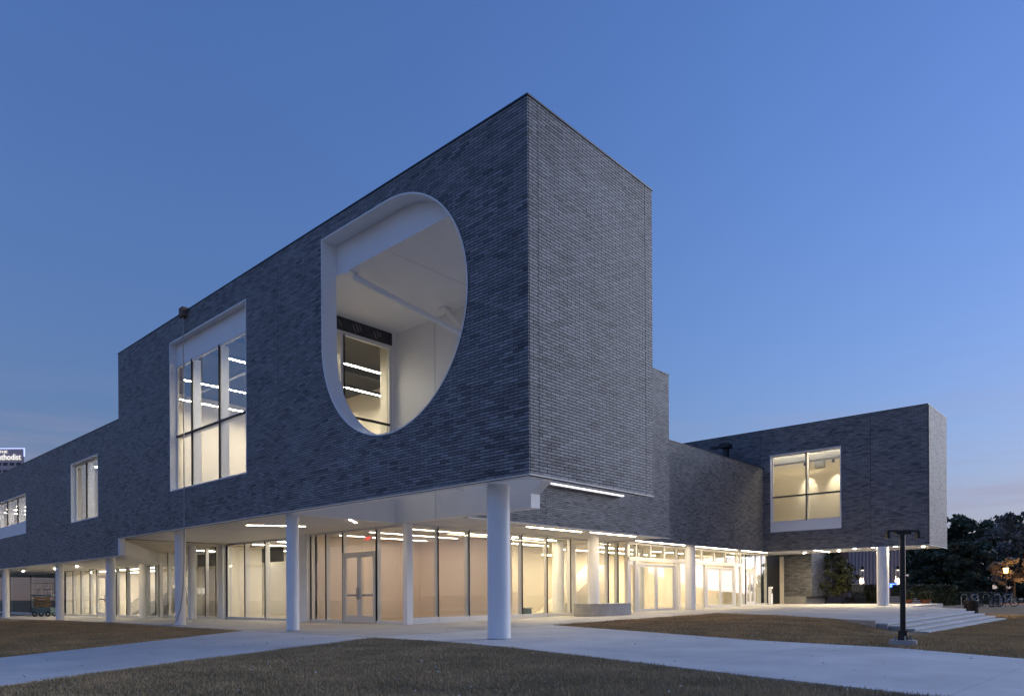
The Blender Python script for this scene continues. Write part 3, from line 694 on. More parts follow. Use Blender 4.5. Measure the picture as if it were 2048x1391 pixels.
# gallery: short side with doors, long side
front('y', 6.20, [12.75, 15.0], ZB, zg1, {0: .12, 1: .06}); front('y', 6.20, [17.75, 19.25, 20.65], ZB, zg1, {0: .06})
front('y', 6.20, [15.0, 17.75], ZB, zg1, {0: .0001, 1: .0001}, panes=False, sill=-.2)
MB().box(6.203, 6.209, 15.06, 17.69, 3.5, ZB - .1).build('transom_pane', 'glass', bld)
door_pair('y', 6.20, 15.12, 17.62, gz(6.2, 16), 3.36)
front('x', 12.62, [6.22, 7.96, 9.96, 11.9, 13.84, 15.9, 17.99, 19.9, 21.7, 22.75], ZB, zg2, {0: .12, 2: .10, 4: .08, 8: .10, 9: .12})
MB().box(6.0, 6.34, 12.50, 12.78, gz(6, 12), ZB).build('corner_post', 'white', bld)
MB().box(6.0, 6.6, 20.7, 21.6, gz(6, 21) - .1, ZB).build('pier', 'white', bld)
# recessed vestibule glazing
front('y', 6.40, [23.4, 25.8, 28.2, 30.5], ZB, zg1, {0: .08, 1: .05, 2: .05, 3: .10}, deep=.3)
MB().box(6.2, 6.8, 30.6, 31.25, gz(6, 31) - .1, ZB).build('pier', 'white', bld)
front('y', 6.50, [31.3, 32.2, 33.7, 36.2, 37.5, 39.6, 41.8], ZB, zg1, {0: .1})
# left hall glazing
zg3 = lambda a: gz(5.2, a)
front('y', 5.20, [37.8, 39.98, 43.7, 45.74], ZC, zg3, {0: .08, 1: .12, 2: .12, 3: .06})
door_pair('y', 5.20, 45.95, 49.9, gz(5.2, 48), 3.0, mat='alulight')
front('y', 5.20, [50.1, 51.62, 53.82, 55.88, 57.9], ZC, zg3, {4: .1})
front('y', 5.20, [57.9, 60.88, 68.5, 76.2, 81.0], ZC, zg3, {1: .2})
# lobby entrance: clerestory, canopy beam, door bays
zg4 = lambda a: gz(a, 12)
cl = MB().box(23.0, 39.0, 11.95, 12.2, 3.42, 3.66).build('canopy_beam', 'alulight', bld)
MB().box(23.0, 43.7, 11.97, 12.12, ZB - .14, ZB - .01).build('head_rail', 'alulight', bld)
for a, wd in ((23.02, .14), (23.9, .05), (25.6, .05), (27.3, .05), (28.9, .08), (30.2, .08), (32.4, .05), (34.3, .05), (36.1, .05), (38.0, .08), (38.7, .12)):
    MB().box(a - wd, a + wd, 12.0, 12.25, 3.66, ZB - .1).build('clerestory_mullion', 'alulight', bld)
    MB().box(a + wd, a + wd + .05, 11.99, 12.25, 3.66, ZB - .1).build('gasket', 'black', bld)
CLM = [23.02, 23.9, 25.6, 27.3, 28.9, 30.2, 32.4, 34.3, 36.1, 38.0, 38.7]
for a0, a1 in zip(CLM[:-1], CLM[1:]): MB().box(a0 + .03, a1 - .03, 12.06, 12.068, 3.66, ZB - .1).build('clerestory_pane', 'glass', bld)
for a, wd in ((23.02, .16), (23.85, .10), (28.75, .12), (29.2, .1), (32.9, .10), (37.6, .08), (38.7, .12)):
    MB().box(a - wd, a + wd, 11.98, 12.2, gz(a, 12) - .05, 3.42).build('entrance_mullion', 'alulight', bld)
door_pair('x', 12.03, 24.0, 28.5, gz(26, 12), 3.2, mat='alulight', bars=False, rail=.12, bottom=.16)
door_pair('x', 12.03, 33.1, 37.4, gz(35, 12), 3.2, mat='alulight', bars=False, rail=.12, bottom=.16)
for a0, a1 in ((23.1, 23.8), (29.3, 32.85), (37.68, 38.6)):
    MB().box(a0, a1, 12.06, 12.068, gz(a0, 12), 3.42).build('entrance_pane', 'glass', bld)
front('x', 12.02, [38.75, 39.5], ZB, zg4, {0: .1}); front('x', 12.02, [41.3, 42.45, 43.6], ZB, zg4, {0: .1, 1: .07, 2: .1})
front('x', 12.02, [39.5, 41.3], ZB, zg4, {0: .0001, 1: .0001}, panes=False, sill=-.2)
MB().box(39.55, 41.25, 12.023, 12.029, 3.4, ZB - .1).build('transom_pane', 'glass', bld)
door_pair('x', 12.02, 39.62, 41.18, gz(40, 12), 3.1, mat='alulight')
MB().box(43.7, 48.0, 12.5, 12.7, .2, ZB).build('return_wall', 'mortar', bld)
# exit sign inside the gallery
es = MB().box(6.72, 6.76, 16.05, 16.62, 4.02, 4.28).build('exit_sign', 'white', bld)
text_mesh('exit_lettering', 'EXIT', 0.23, 'e_exit', es, (6.715, 16.59, 4.065), (0, -1, 0), (0, 0, 1), 0.003, 0.004)
MB().box(6.73, 6.75, 16.3, 16.36, 4.281, 4.52).build('sign_stem', 'white', es)

# ------------------------------------------------------------------ columns and outside lights
for x, y, r, zt in ((0.95, 2.05, 0.34, ZB), (0.62, 12.95, 0.245, ZB), (0.62, 23.4, 0.245, ZB), (0.62, 33.0, 0.245, ZC), (0.62, 42.6, 0.245, ZC), (0.62, 56.6, 0.245, ZC), (0.62, 70.0, 0.245, ZC),
                    (5.0, 32.2, 0.245, ZB), (4.6, 39.0, 0.245, ZC), (18.1, 11.1, 0.31, ZB), (29.3, 11.25, 0.345, ZB), (40.25, 2.3, 0.385, ZB)):
    cobj = MB().cyl(x, y, gz(x, y) - .05, zt, r, n=40).build('column', 'column', bld); smooth_angle(cobj)
    MB().cyl(x, y, gz(x, y) - .05, gz(x, y) + .022, r + .012, n=40).build('base_joint', 'bench', cobj)
strip(11.1, 9.85, 15.2, 9.75, ZB - .005, .10); strip(15.8, 9.6, 19.75, 9.45, ZB - .005, .10)
strip(22.5, 11.15, 28.3, 11.12, ZB - .005, .10); strip(29.8, 11.12, 35.9, 11.08, ZB - .005, .10); strip(36.8, 11.05, 40.9, 10.9, ZB - .005, .10)
strip(40.6, 7.1, 43.9, 7.15, ZB - .005, .10)
for x, y in ((39.5 + 1.6, 4.4), (42.2, .2), (42.6, 6.0), (40.95, 2.3), (40.55, 3.0), (40.55, 1.55), (43.8, 9.0)):
    MB().cyl(x, y, ZB - .012, ZB - .002, 0.09, n=14).build('downlight', 'e_down', bld)
for yy in (24.9, 27.4, 35.5): pass
strip(1.4, 18.2, 3.6, 16.9, ZB - .005, .07); strip(3.3, 12.95, 4.3, 13.9, ZB - .005, .07)
for x, y in ((2.8, 46.5), (2.4, 38.2), (3.0, 52.5), (2.6, 60.0)):
    MB().cyl(x, y, ZC - .012, ZC - .002, 0.06, n=12).build('downlight', 'e_down', bld)
fx = MB().box(11.2, 17.2, 8.50, 8.78, 6.42, 6.62).build('wall_light', 'white', bld)
MB().box(11.25, 17.15, 8.42, 8.499, 6.44, 6.60).build('diffuser', 'e_wall', fx)
# vent on the roof behind the wing wall
rv = MB().box(38.4, 38.75, 12.95, 13.3, ZL - .1, 12.75).build('roof_vent', 'cap', bld)
MB().box(38.1, 39.0, 12.8, 13.5, 12.75, 13.1).box(38.3, 38.6, 13.5, 14.3, 12.82, 13.0).build('vent_hood', 'cap', rv)

# ------------------------------------------------------------------ ground
def tile_mesh(xs, ys, zf, dz=0.0):
    mb = MB(); nx, ny = len(xs), len(ys)
    vs = [(x, y, zf(x, y) + dz) for y in ys for x in xs]
    fs = [(j * nx + i, j * nx + i + 1, (j + 1) * nx + i + 1, (j + 1) * nx + i) for j in range(ny - 1) for i in range(nx - 1)]
    return mb.add(vs, fs)
xs = [-900, -300, -80, -40] + list(np.arange(-24, 60, 2.0)) + [64, 80, 110, 200, 500, 1200]
ys = [-900, -300, -80, -50] + list(np.arange(-36, 86, 2.0)) + [100, 140, 250, 600, 1400]
gr = tile_mesh(xs, ys, lambda x, y: tz(x, y), -0.03).build('ground', 'soil'); tag(gr, kind='structure'); gr.data.shade_smooth()
def clip(poly, nx, ny, d):
    """keep the part of a plan polygon where nx*x+ny*y <= d"""
    out = []
    for i in range(len(poly)):
        p, q = poly[i], poly[(i + 1) % len(poly)]
        a, b = nx * p[0] + ny * p[1] - d, nx * q[0] + ny * q[1] - d
        if a <= 0: out.append(p)
        if (a < 0 < b) or (b < 0 < a): t = a / (a - b); out.append((p[0] + (q[0] - p[0]) * t, p[1] + (q[1] - p[1]) * t))
    return out
def area(p): return abs(sum(p[i][0] * p[(i + 1) % len(p)][1] - p[(i + 1) % len(p)][0] * p[i][1] for i in range(len(p)))) / 2
def slabs(name, polys, dirs, mat, zf, thick, gap=0.018):
    """paving cut into slabs along two sets of joint lines"""
    r0 = root(name); tag(r0, kind='structure')
    for poly in polys:
        pieces = [poly]
        for (nx, ny, step, off) in dirs:
            nxt = []
            for p in pieces:
                vals = [nx * x + ny * y for x, y in p]; lo, hi = min(vals), max(vals)
                k = math.floor((lo - off) / step)
                while off + k * step < hi:
                    a, b = off + k * step, off + (k + 1) * step
                    q = clip(clip(p, nx, ny, b - gap / 2), -nx, -ny, -(a + gap / 2))
                    if len(q) >= 3 and area(q) > 0.02: nxt.append(q)
                    k += 1
            pieces = nxt
        for p in pieces: MB().prism(p, lambda x, y: zf(x, y) - thick, zf).build('slab', mat, r0)
    return r0
# plaza (convex pieces), with the lawns cut out of it
plaza = [[(-0.4, 15.0), (-0.5, 6.1), (8.31, 6.04), (22.5, 6.05), (24, 13), (6.0, 30), (0.6, 30)],
         [(0.6, 30), (6.0, 30), (24, 13), (24, 27), (13, 30), (13, UE), (-3.2, UE), (-2.06, 47), (0.34, 43.8), (0.83, 33.8)],
         [(22.5, 6.05), (21.6, 3.1), (16.67, -3.24), (16.3, -3.9), (33.6, -3.9), (33.6, 13.0), (24, 13)], [(33.6, -3.9), (38, 0.0), (47.0, 0.0), (47, 13.5), (33.6, 13)]]
slabs('plaza', plaza[:1] + [[(0.6, 30), (6, 30), (24, 13), (24, 27), (13, 30)], [(0.6, 30), (13, 30), (13, UE), (0.1, UE), (0.1, 46), (0.83, 33.8)]] + plaza[2:], [(1, 0, 4.4, 0.6), (0, 1, 4.4, 1.2)], 'concrete', gz, 0.75)
pz = lambda x, y: max(gz(x, y) if x < 8 and y > 4 else tz(x, y), tz(x, y)) + 0.0
p1 = [(-0.4, 15.0), (-6.33, 10.65), (-9.98, 8.19), (-30, -5.5), (-32, -12.0), (-11.42, 1.35), (-9.11, 2.62), (-5.79, 4.01), (-1.83, 5.56), (-0.55, 6.1)]
p2a = [(-0.55, 6.1), (-0.54, 5.55), (-0.75, 2.32), (-1.23, -0.4), (5.79, -0.1), (8.31, 6.04)]
p2b = [(-1.23, -0.4), (-2.61, -4.71), (3.85, -4.4), (5.79, -0.1)]
p2c = [(-2.61, -4.71), (-3.59, -7.67), (-4.34, -10.37), (-8, -26), (-4.5, -26), (1.57, -10.54), (3.04, -8.03), (3.85, -4.4)]
def convex_split(poly):
    """ear-free split of a near-convex strip into quads between its two long sides"""
    n = len(poly); h = n // 2; out = []
    for i in range(h - 1):
        out.append([poly[i], poly[i + 1], poly[n - 2 - i], poly[n - 1 - i]])
    return out
slabs('footpath', convex_split(p1), [(0.72, 0.69, 6.0, 0.4)], 'path', gz, 0.2)
slabs('footpath', [p2a, p2b] + [[(-2.61, -4.71), (-3.59, -7.67), (3.04, -8.03), (3.85, -4.4)], [(-3.59, -7.67), (-4.34, -10.37), (1.57, -10.54), (3.04, -8.03)], [(-4.34, -10.37), (-8, -26), (-4.5, -26), (1.57, -10.54)]],
      [(0.05, 1.0, 4.4, -10.7)], 'path', tz, 0.2, gap=0.012)
# steps at the right edge of the plaza
stp = root('entrance_steps', (25, -4.5, 0)); tag(stp, kind='structure')
for k in range(4):
    zf = (lambda k: (lambda x, y: gz(x, -3.9) + (tz(x, -7) - gz(x, -3.9)) * (k + 1) / 4.6))(k)
    e0, e1 = 16.5 + .25 * k, 33.6 + .55 * k
    y0_, y1_ = -3.9 - .42 * (k + 1), -3.9 - .42 * k
    MB().prism([(e0, y0_ + .03), (e1, y0_ + .03), (e1, y1_ + .01), (e0, y1_ + .01)], -0.6, lambda x, y: zf(x, y) - .051).build('riser', 'bench', stp)  # darker concrete puts the shade of the risers into their colour
    MB().prism([(e0 - .02, y0_), (e1 + .02, y0_), (e1 + .02, y1_ + .02), (e0 - .02, y1_ + .02)], lambda x, y: zf(x, y) - .05, zf).build('tread', 'path', stp)

# grass: short dry blades on the three lawns
def inpoly(px, py, poly):
    ins = np.zeros(len(px), bool); n = len(poly)
    for i in range(n):
        x0, y0 = poly[i]; x1, y1 = poly[(i + 1) % n]
        c = ((y0 > py) != (y1 > py)) & (px < (x1 - x0) * (py - y0) / (y1 - y0 + 1e-12) + x0); ins ^= c
    return ins
def grass(name, poly, dens, hgt, wid, label, zf=tz, near=0.0, mat='blade'):
    P = np.array(poly); lo, hi = P.min(0), P.max(0); n = int((hi - lo).prod() * dens)
    px, py = rng.uniform(lo[0], hi[0], n), rng.uniform(lo[1], hi[1], n)
    k = inpoly(px, py, poly); px, py = px[k], py[k]
    px = px + rng.normal(0, .045, len(px)); py = py + rng.normal(0, .045, len(py))
    dist = np.hypot(px - CAM.x, py - CAM.y)
    fwd = (px - CAM.x) * math.cos(A) + (py - CAM.y) * math.sin(A); side = (px - CAM.x) * math.sin(A) - (py - CAM.y) * math.cos(A)
    k = (fwd > max(6.0, near)) & (np.abs(side) < fwd * 0.80 + 1.5); px, py = px[k], py[k]
    n = len(px); pz_ = np.array([zf(a, b) for a, b in zip(px, py)]) - 0.03
    an = rng.uniform(0, 2 * math.pi, n); patch = np.sin(px * 1.7 + 2 * np.sin(py * .9)) * np.cos(py * 1.3 + px * .4)
    h = hgt * rng.uniform(0.45, 1.25, n) * (1 + .22 * patch); ww = wid * rng.uniform(.6, 1.3, n); ln = h * rng.uniform(.1, .8, n); la = rng.uniform(0, 2 * math.pi, n)
    a = np.stack([px + np.cos(an) * ww, py + np.sin(an) * ww, pz_], 1); b = np.stack([px - np.cos(an) * ww, py - np.sin(an) * ww, pz_], 1)
    c = np.stack([px + np.cos(la) * ln, py + np.sin(la) * ln, pz_ + h], 1)
    V = np.stack([a, b, c], 1).reshape(-1, 3) * S
    me = bpy.data.meshes.new(name); me.vertices.add(3 * n); me.vertices.foreach_set('co', V.ravel().astype(np.float32))
    me.loops.add(3 * n); me.loops.foreach_set('vertex_index', np.arange(3 * n, dtype=np.int32))
    me.polygons.add(n); me.polygons.foreach_set('loop_start', np.arange(0, 3 * n, 3, dtype=np.int32)); me.polygons.foreach_set('loop_total', np.full(n, 3, dtype=np.int32))
    me.update(); me.validate(); me.materials.append(M[mat])
    o = bpy.data.objects.new(name, me); COL.objects.link(o)
    return tag(o, label, 'grass', kind='stuff')
LF = [(-11.42, 1.35), (-9.11, 2.62), (-5.79, 4.01), (-1.83, 5.56), (-0.56, 6.1), (-0.56, 5.55), (-0.75, 2.32), (-1.23, -0.4), (-2.61, -4.71), (-3.59, -7.67), (-4.34, -10.37), (-8, -26), (-32, -12)]
LA = [(-0.45, 15.0), (-0.47, 21.1), (0.1, 33.8), (0.1, 43.8), (-2.06, 45.8), (-4, 60), (-40, 30), (-30, -5.5), (-9.98, 8.19), (-6.33, 10.65)]
LB = [(8.31, 6.04), (22.5, 6.05), (21.6, 3.1), (16.67, -3.24), (16.5, -3.9), (17.3, -5.6), (35.4, -5.6), (33.7, -3.9), (38, 0), (46, -1.5), (46, -14), (14, -20), (1.57, -10.54), (3.04, -8.03), (3.85, -4.4), (5.79, -0.1)]
grass('lawn_grass', LF, 1500, 0.058, 0.009, 'dark dry turf in the foreground between the two paths')
grass('lawn_grass', LA, 420, 0.075, 0.018, 'brown dry turf at left between path and colonnade', zf=gz, mat='blade2')
grass('lawn_grass', LB, 480, 0.075, 0.018, 'brown dry turf around the single lamp post at right', mat='blade2')

# ------------------------------------------------------------------ things on the plaza and lawns
# lamp post on the right lawn
def oriented(c, ex, pts):
    """plan points given along ex and its left normal, about c"""
    ex = Vector(ex).normalized(); ey = Vector((-ex.y, ex.x))
    return [(c[0] + ex.x * a + ey.x * b, c[1] + ex.y * a + ey.y * b) for a, b in pts]
SR = Vector((math.sin(A), -math.cos(A)))      # plan direction running left to right of the view
VF = Vector((math.cos(A), math.sin(A)))       # plan direction away from the viewer
lx, ly = 3.83, -7.99; lz = tz(lx, ly)
lp = root('lamp_post', (lx, ly, lz)); tag(lp, 'black T-shaped lamp post on a round concrete footing in the right lawn', 'lamp post')
smooth_angle(MB().cyl(lx, ly, lz - .1, lz + .12, 0.30, 0.285, n=28).build('concrete_footing', 'bench', lp))
smooth_angle(MB().cyl(lx, ly, lz + .12, lz + .30, 0.115, 0.10, n=16).cyl(lx, ly, lz + .30, lz + .335, 0.115, n=16).build('base_collar', 'black_metal', lp))
for k in range(4):
    a = k * math.pi / 2 + .5
    MB().cyl(lx + .17 * math.cos(a), ly + .17 * math.sin(a), lz + .12, lz + .22, 0.022, n=8).build('anchor_bolt', 'steel', lp)
smooth_angle(MB().cyl(lx, ly, lz + .30, lz + 2.58, 0.060, 0.057, n=20).build('pole', 'black_metal', lp))
ax = SR
arm = MB().prism(oriented((lx, ly), ax, [(-.36, -.05), (.36, -.05), (.36, .05), (-.36, .05)]), lz + 2.585, lz + 2.632)
arm.build('arm', 'black_metal', lp)
MB().prism(oriented((lx, ly), ax, [(-.17, -.07), (.17, -.07), (.17, .07), (-.17, .07)]), lz + 2.53, lz + 2.584).build('arm_saddle', 'black_metal', lp)
for sgn in (-1, 1):
    p = Vector((lx, ly)) + ax * (.345 * sgn)
    MB().prism(oriented((p.x, p.y), ax, [(-.032, -.05), (.032, -.05), (.032, .05), (-.032, .05)]), lz + 2.44, lz + 2.60).build('lamp_head', 'black_metal', lp)
# concrete bench round the column
bx_, by_ = 18.5, 10.75; bz = gz(bx_, by_)
ring = [(bx_ + 2.0 * math.copysign(abs(math.cos(t)) ** .8, math.cos(t)), by_ + 1.15 * math.copysign(abs(math.sin(t)) ** .8, math.sin(t))) for t in [2 * math.pi * i / 56 for i in range(56)]]
bn = root('bench', (bx_, by_, bz)); tag(bn, 'low oval concrete bench wrapped around a white column by the lobby glass', 'bench')
smooth_angle(MB().prism(ring, bz, bz + .60).build('bench_body', 'bench', bn))
smooth_angle(MB().prism([(bx_ + (x - bx_) * 1.012, by_ + (y - by_) * 1.012) for x, y in ring], bz + .601, bz + .66).build('bench_top', 'bench', bn))
# hose hanging down the facade
hs = root('hanging_hose', (-.1, 21.2, gz(0, 21))); tag(hs, 'thin grey hose hanging from the parapet down to a column base', 'hose')
g0 = gz(0, 22)
smooth_angle(MB().tube([(-.10, 21.2, ZT + .05), (-.10, 21.2, 10), (-.10, 21.2, 5), (-.10, 21.25, 3), (-.06, 21.5, 1.6), (0.0, 21.9, .8), (.05, 22.5, .2), (0, 22.9, g0 + .06), (-.2, 23.4, g0 + .05)], 0.028, 8).build('hose_tube', 'tube', hs))
MB().box(-.22, .1, 21.0, 21.4, ZT - .28, ZT + .14).build('clamp', 'redbrick', hs)
# scissor lift parked under the left soffit
sx, sy = 3.3, 56.6; sz = gz(sx, sy)
sl = root('scissor_lift', (sx, sy, sz)); tag(sl, 'dark scissor lift with orange arms parked under the far left soffit', 'lift')
P4 = lambda a0, a1, b0, b1: oriented((sx, sy), SR, [(a0, b0), (a1, b0), (a1, b1), (a0, b1)])
MB().prism(P4(-.8, .8, -.45, .45), sz + .28, sz + .75).build('chassis', 'machine', sl)
for a in (-.55, .55):
    for b in (-.42, .42):
        c = oriented((sx, sy), SR, [(a, b)])[0]
        w_ = MB(); c3 = Vector((c[0], c[1], sz + .24)); w_.torus(c3, .17, .075, (VF.x, VF.y, 0), 16, 6).build('wheel', 'rubber', sl)
for k in range(4):
    z0 = sz + .78 + .22 * k
    for s_ in (-1, 1):
        p, q = oriented((sx, sy), SR, [(-.7 * s_, -.3), (.7 * s_, -.3)])
        MB().tube([(p[0], p[1], z0), (q[0], q[1], z0 + .2)], .05, 6).build('scissor_arm', 'orange', sl)
MB().prism(P4(-.85, .85, -.45, .45), sz + 1.70, sz + 1.82).build('platform', 'machine', sl)
for a in (-.82, 0, .82):
    for b in (-.42, .42):
        c = oriented((sx, sy), SR, [(a, b)])[0]; MB().cyl(c[0], c[1], sz + 1.82, sz + 2.75, .03, n=6).build('rail_post', 'steel', sl)
for b in (-.42, .42):
    for h in (2.25, 2.75):
        p, q = oriented((sx, sy), SR, [(-.82, b), (.82, b)]); MB().tube([(p[0], p[1], sz + h), (q[0], q[1], sz + h)], .03, 6).build('rail', 'steel', sl)
# reception desk and small floor items inside the lobby
rd = root('reception_desk', (15.6, 15.6, gz(15, 15))); tag(rd, 'pale boxy reception desk inside the lobby behind the glass', 'desk')
zz = gz(15, 15)
MB().box(14.7, 16.5, 15.2, 15.9, zz, zz + 1.38).build('desk_front', 'pink', rd); MB().box(14.65, 16.55, 15.15, 16.4, zz + 1.381, zz + 1.45).build('desk_top', 'plaster', rd)
tb = root('toolbox', (17.2, 15.4, zz)); tag(tb, 'dark open crate on the lobby floor right of the reception desk', 'crate')
MB().box(16.95, 17.55, 15.2, 15.7, zz, zz + .42).build('crate_body', 'machine', tb); MB().box(16.9, 17.6, 15.15, 15.75, zz + .421, zz + .48).build('crate_rim', 'duct', tb)
pd = root('door_post', (44.3, 11.6, gz(44, 11))); tag(pd, 'white bollard with door opener button beside the far lobby doors', 'bollard')
MB().box(42.95, 43.25, 11.4, 11.65, gz(44, 11), gz(44, 11) + 1.45).build('post_body', 'white', pd); MB().box(43.0, 43.2, 11.38, 11.399, gz(44, 11) + .9, gz(44, 11) + 1.3).build('button_plate', 'black', pd)

# ------------------------------------------------------------------ background at the right
def leaf_cloud(rg, n, centre, rad, size, squash=1.0):
    """leaf quads scattered through an ellipsoid shell"""
    d = rg.normal(size=(n, 3)); d /= np.linalg.norm(d, axis=1)[:, None]
    r = rg.uniform(.35, 1.0, n) ** .6
    c = np.array(centre) + d * r[:, None] * np.array(rad)
    a = rg.normal(size=(n, 3)); a /= np.linalg.norm(a, axis=1)[:, None]
    b = np.cross(a, rg.normal(size=(n, 3))); b /= np.linalg.norm(b, axis=1)[:, None]
    s = size * rg.uniform(.6, 1.4, n)[:, None]
    return np.stack([c - a * s, c + b * s * .55, c + a * s, c - b * s * .55], 1).reshape(-1, 3)
def quads(name, V, mat, parent):
    off = np.array(OFF.get(parent.name, (0, 0, 0))); n = len(V) // 4
    me = bpy.data.meshes.new(name); me.from_pydata(((V - off) * S).tolist(), [], np.arange(4 * n).reshape(-1, 4).tolist()); me.materials.append(M[mat])
    o = bpy.data.objects.new(name, me); COL.objects.link(o); o.parent = parent; return o
def tree(name, label, x, y, ztop, rad, seed, mat='leaf', trunk_r=.32, clumps=46, per=95, size=.36, low=.30, stems=1, group='trees along the street', zb=None):
    rg = np.random.default_rng(seed); z0 = tz(x, y) if zb is None else zb; h = ztop - z0
    t = root(name, (x, y, z0)); tag(t, label, 'tree', group)
    tr = MB(); cl_ = []
    for s_ in range(stems):
        a0 = rg.uniform(0, 6.28); lean = .12 * h * (stems > 1)
        top = (x + math.cos(a0) * lean, y + math.sin(a0) * lean, z0 + h * (low + .12))
        bx = (x + math.cos(a0) * .12 * (stems > 1), y + math.sin(a0) * .12 * (stems > 1))
        tr.tube([(bx[0], bx[1], z0 - .1), (bx[0] * .6 + top[0] * .4 + rg.normal() * .1, bx[1] * .6 + top[1] * .4 + rg.normal() * .1, z0 + h * low * .55), top], trunk_r, 8, trunk_r * .6)
        for k in range(6):
            a = rg.uniform(0, 6.28); rr = rad * rg.uniform(.45, .85); zz = z0 + h * rg.uniform(low + .12, .9)
            e = (x + math.cos(a) * rr, y + math.sin(a) * rr, zz); m_ = ((top[0] + e[0]) / 2 + rg.normal() * .2, (top[1] + e[1]) / 2 + rg.normal() * .2, (top[2] + e[2]) / 2 + .08 * h)
            tr.tube([(top[0], top[1], top[2] - .2), m_, e], trunk_r * .42, 6, .04)
    tr.build('trunk', 'bark', t)
    for k in range(clumps):
        a = rg.uniform(0, 6.28); f = rg.uniform(0, 1) ** .5; zz = rg.uniform(low, .93); prof = math.sin(math.pi * min(1, (zz - low) / (1 - low) * .78 + .18)) ** .6
        c = (x + math.cos(a) * rad * f * prof, y + math.sin(a) * rad * f * prof, z0 + h * zz)
        q = rg.uniform(.10, .23) * rad * (1.15 - .35 * zz)
        cl_.append(leaf_cloud(rg, per, c, (q, q, q * .62), size))
    quads('crown', np.concatenate(cl_), mat, t); return t
T_ = [('broad_tree', 'tall round-topped dark tree just right of the far brick box', 102, 8.9, 12.6, 5.2, 'leaf', .30),
      ('broad_tree', 'tall flat-crowned tree second from the far brick box', 116, 7.6, 13.2, 6.0, 'leaf', .36),
      ('broad_tree', 'large grey-leaved tree at the right edge behind the street lantern', 97, 0.9, 12.2, 5.6, 'leaf2', .22),
      ('broad_tree', 'low dense dark tree between the hedge and the tall trees', 92, 9.6, 7.6, 4.4, 'leaf', .10),
      ('broad_tree', 'dark tree seen under the far brick box left of the others', 106, 15.5, 8.4, 5.2, 'leaf', .08),
      ('broad_tree', 'dark bushy tree above the bicycles', 88, 5.4, 7.8, 4.0, 'leaf', .12),
      ('broad_tree', 'tall dark tree cut by the right edge of the picture', 104, -3.4, 12.6, 5.4, 'leaf', .26),
      ('broad_tree', 'dark low tree right of the street lantern', 90, -1.6, 6.6, 3.8, 'leaf', .12),
      ('broad_tree', 'distant dark tree filling the gap behind the lantern', 118, 1.0, 10.4, 6.0, 'leaf', .10),
      ('broad_tree', 'distant dark tree behind the metal-clad hall', 122, 16.0, 10.0, 6.5, 'leaf', .10)]
for i, (nm, lb, x, y, zt, rd_, mt, lw) in enumerate(T_):
    tree(nm, lb, x, y, zt, rd_, 100 + i, mt, clumps=120 if zt > 9 else 90, per=62, size=.30 if mt == 'leaf' else .24, low=lw)
tree('small_tree', 'small multi-stemmed tree in front of the metal-clad hall under the brick box', 52.5, 10.6, 5.4, 2.9, 55, 'hedge', .10, 170, 60, .13, .20, 3, group='small ornamental trees')
# metal-clad hall
a_, b_ = Vector((72.6, 18.5)), Vector((79.8, 10.7)); dd = (b_ - a_).normalized(); nn = Vector((dd.y, -dd.x))
if (Vector((CAM.x, CAM.y)) - a_).dot(nn) < 0: nn = -nn
hall = root('metal_clad_hall', (76, 14.6, .1)); tag(hall, 'pale grey metal-clad hall with two wall lights seen under the brick box', 'building')
poly = [a_, b_, b_ - nn * 10, a_ - nn * 10]
MB().prism([(p.x, p.y) for p in poly], 0, 9.5).build('wall', 'siding', hall)
rb = MB(); L_ = (b_ - a_).length; k = 4.0
while k < L_:
    p = a_ + dd * k; rb.prism([(p.x, p.y), (p.x + dd.x * .14, p.y + dd.y * .14), (p.x + dd.x * .14 + nn.x * .12, p.y + dd.y * .14 + nn.y * .12), (p.x + nn.x * .12, p.y + nn.y * .12)], .3, 9.4); k += .42
rb.build('siding_ribs', 'siding', hall)
q = a_ + dd * 3.9; MB().prism([((a_ - dd * .02).x + nn.x * .04, (a_ - dd * .02).y + nn.y * .04), (q.x + nn.x * .04, q.y + nn.y * .04), (q.x + nn.x * .25, q.y + nn.y * .25), ((a_ - dd * .02).x + nn.x * .25, (a_ - dd * .02).y + nn.y * .25)], 0, 9.45).build('brick_bay', 'redbrick', hall)
for f in (.52, .915):
    p = a_ + dd * (L_ * f) + nn * .35
    sc_ = MB().box(p.x - .12, p.x + .12, p.y - .12, p.y + .12, 4.05, 4.45).build('wall_light', 'black_metal', hall)
    MB().box(p.x - .1, p.x + .1, p.y - .1, p.y + .1, 3.98, 4.049).build('light_lens', 'e_head', sc_)
    ld = bpy.data.lights.new('wall_light_beam', 'SPOT'); ld.energy = 2600 / K; ld.color = (1, .74, .45); ld.spot_size = R(34); ld.spot_blend = .5; ld.shadow_soft_size = .05
    lo = bpy.data.objects.new('wall_light_beam', ld); COL.objects.link(lo); lo.parent = hall
    lo.location = (Vector((p.x, p.y, 3.9)) - OFF[hall.name]) * S; lo.rotation_euler = Vector((nn.x * .10, nn.y * .10, 1)).to_track_quat('Z', 'Y').to_euler()
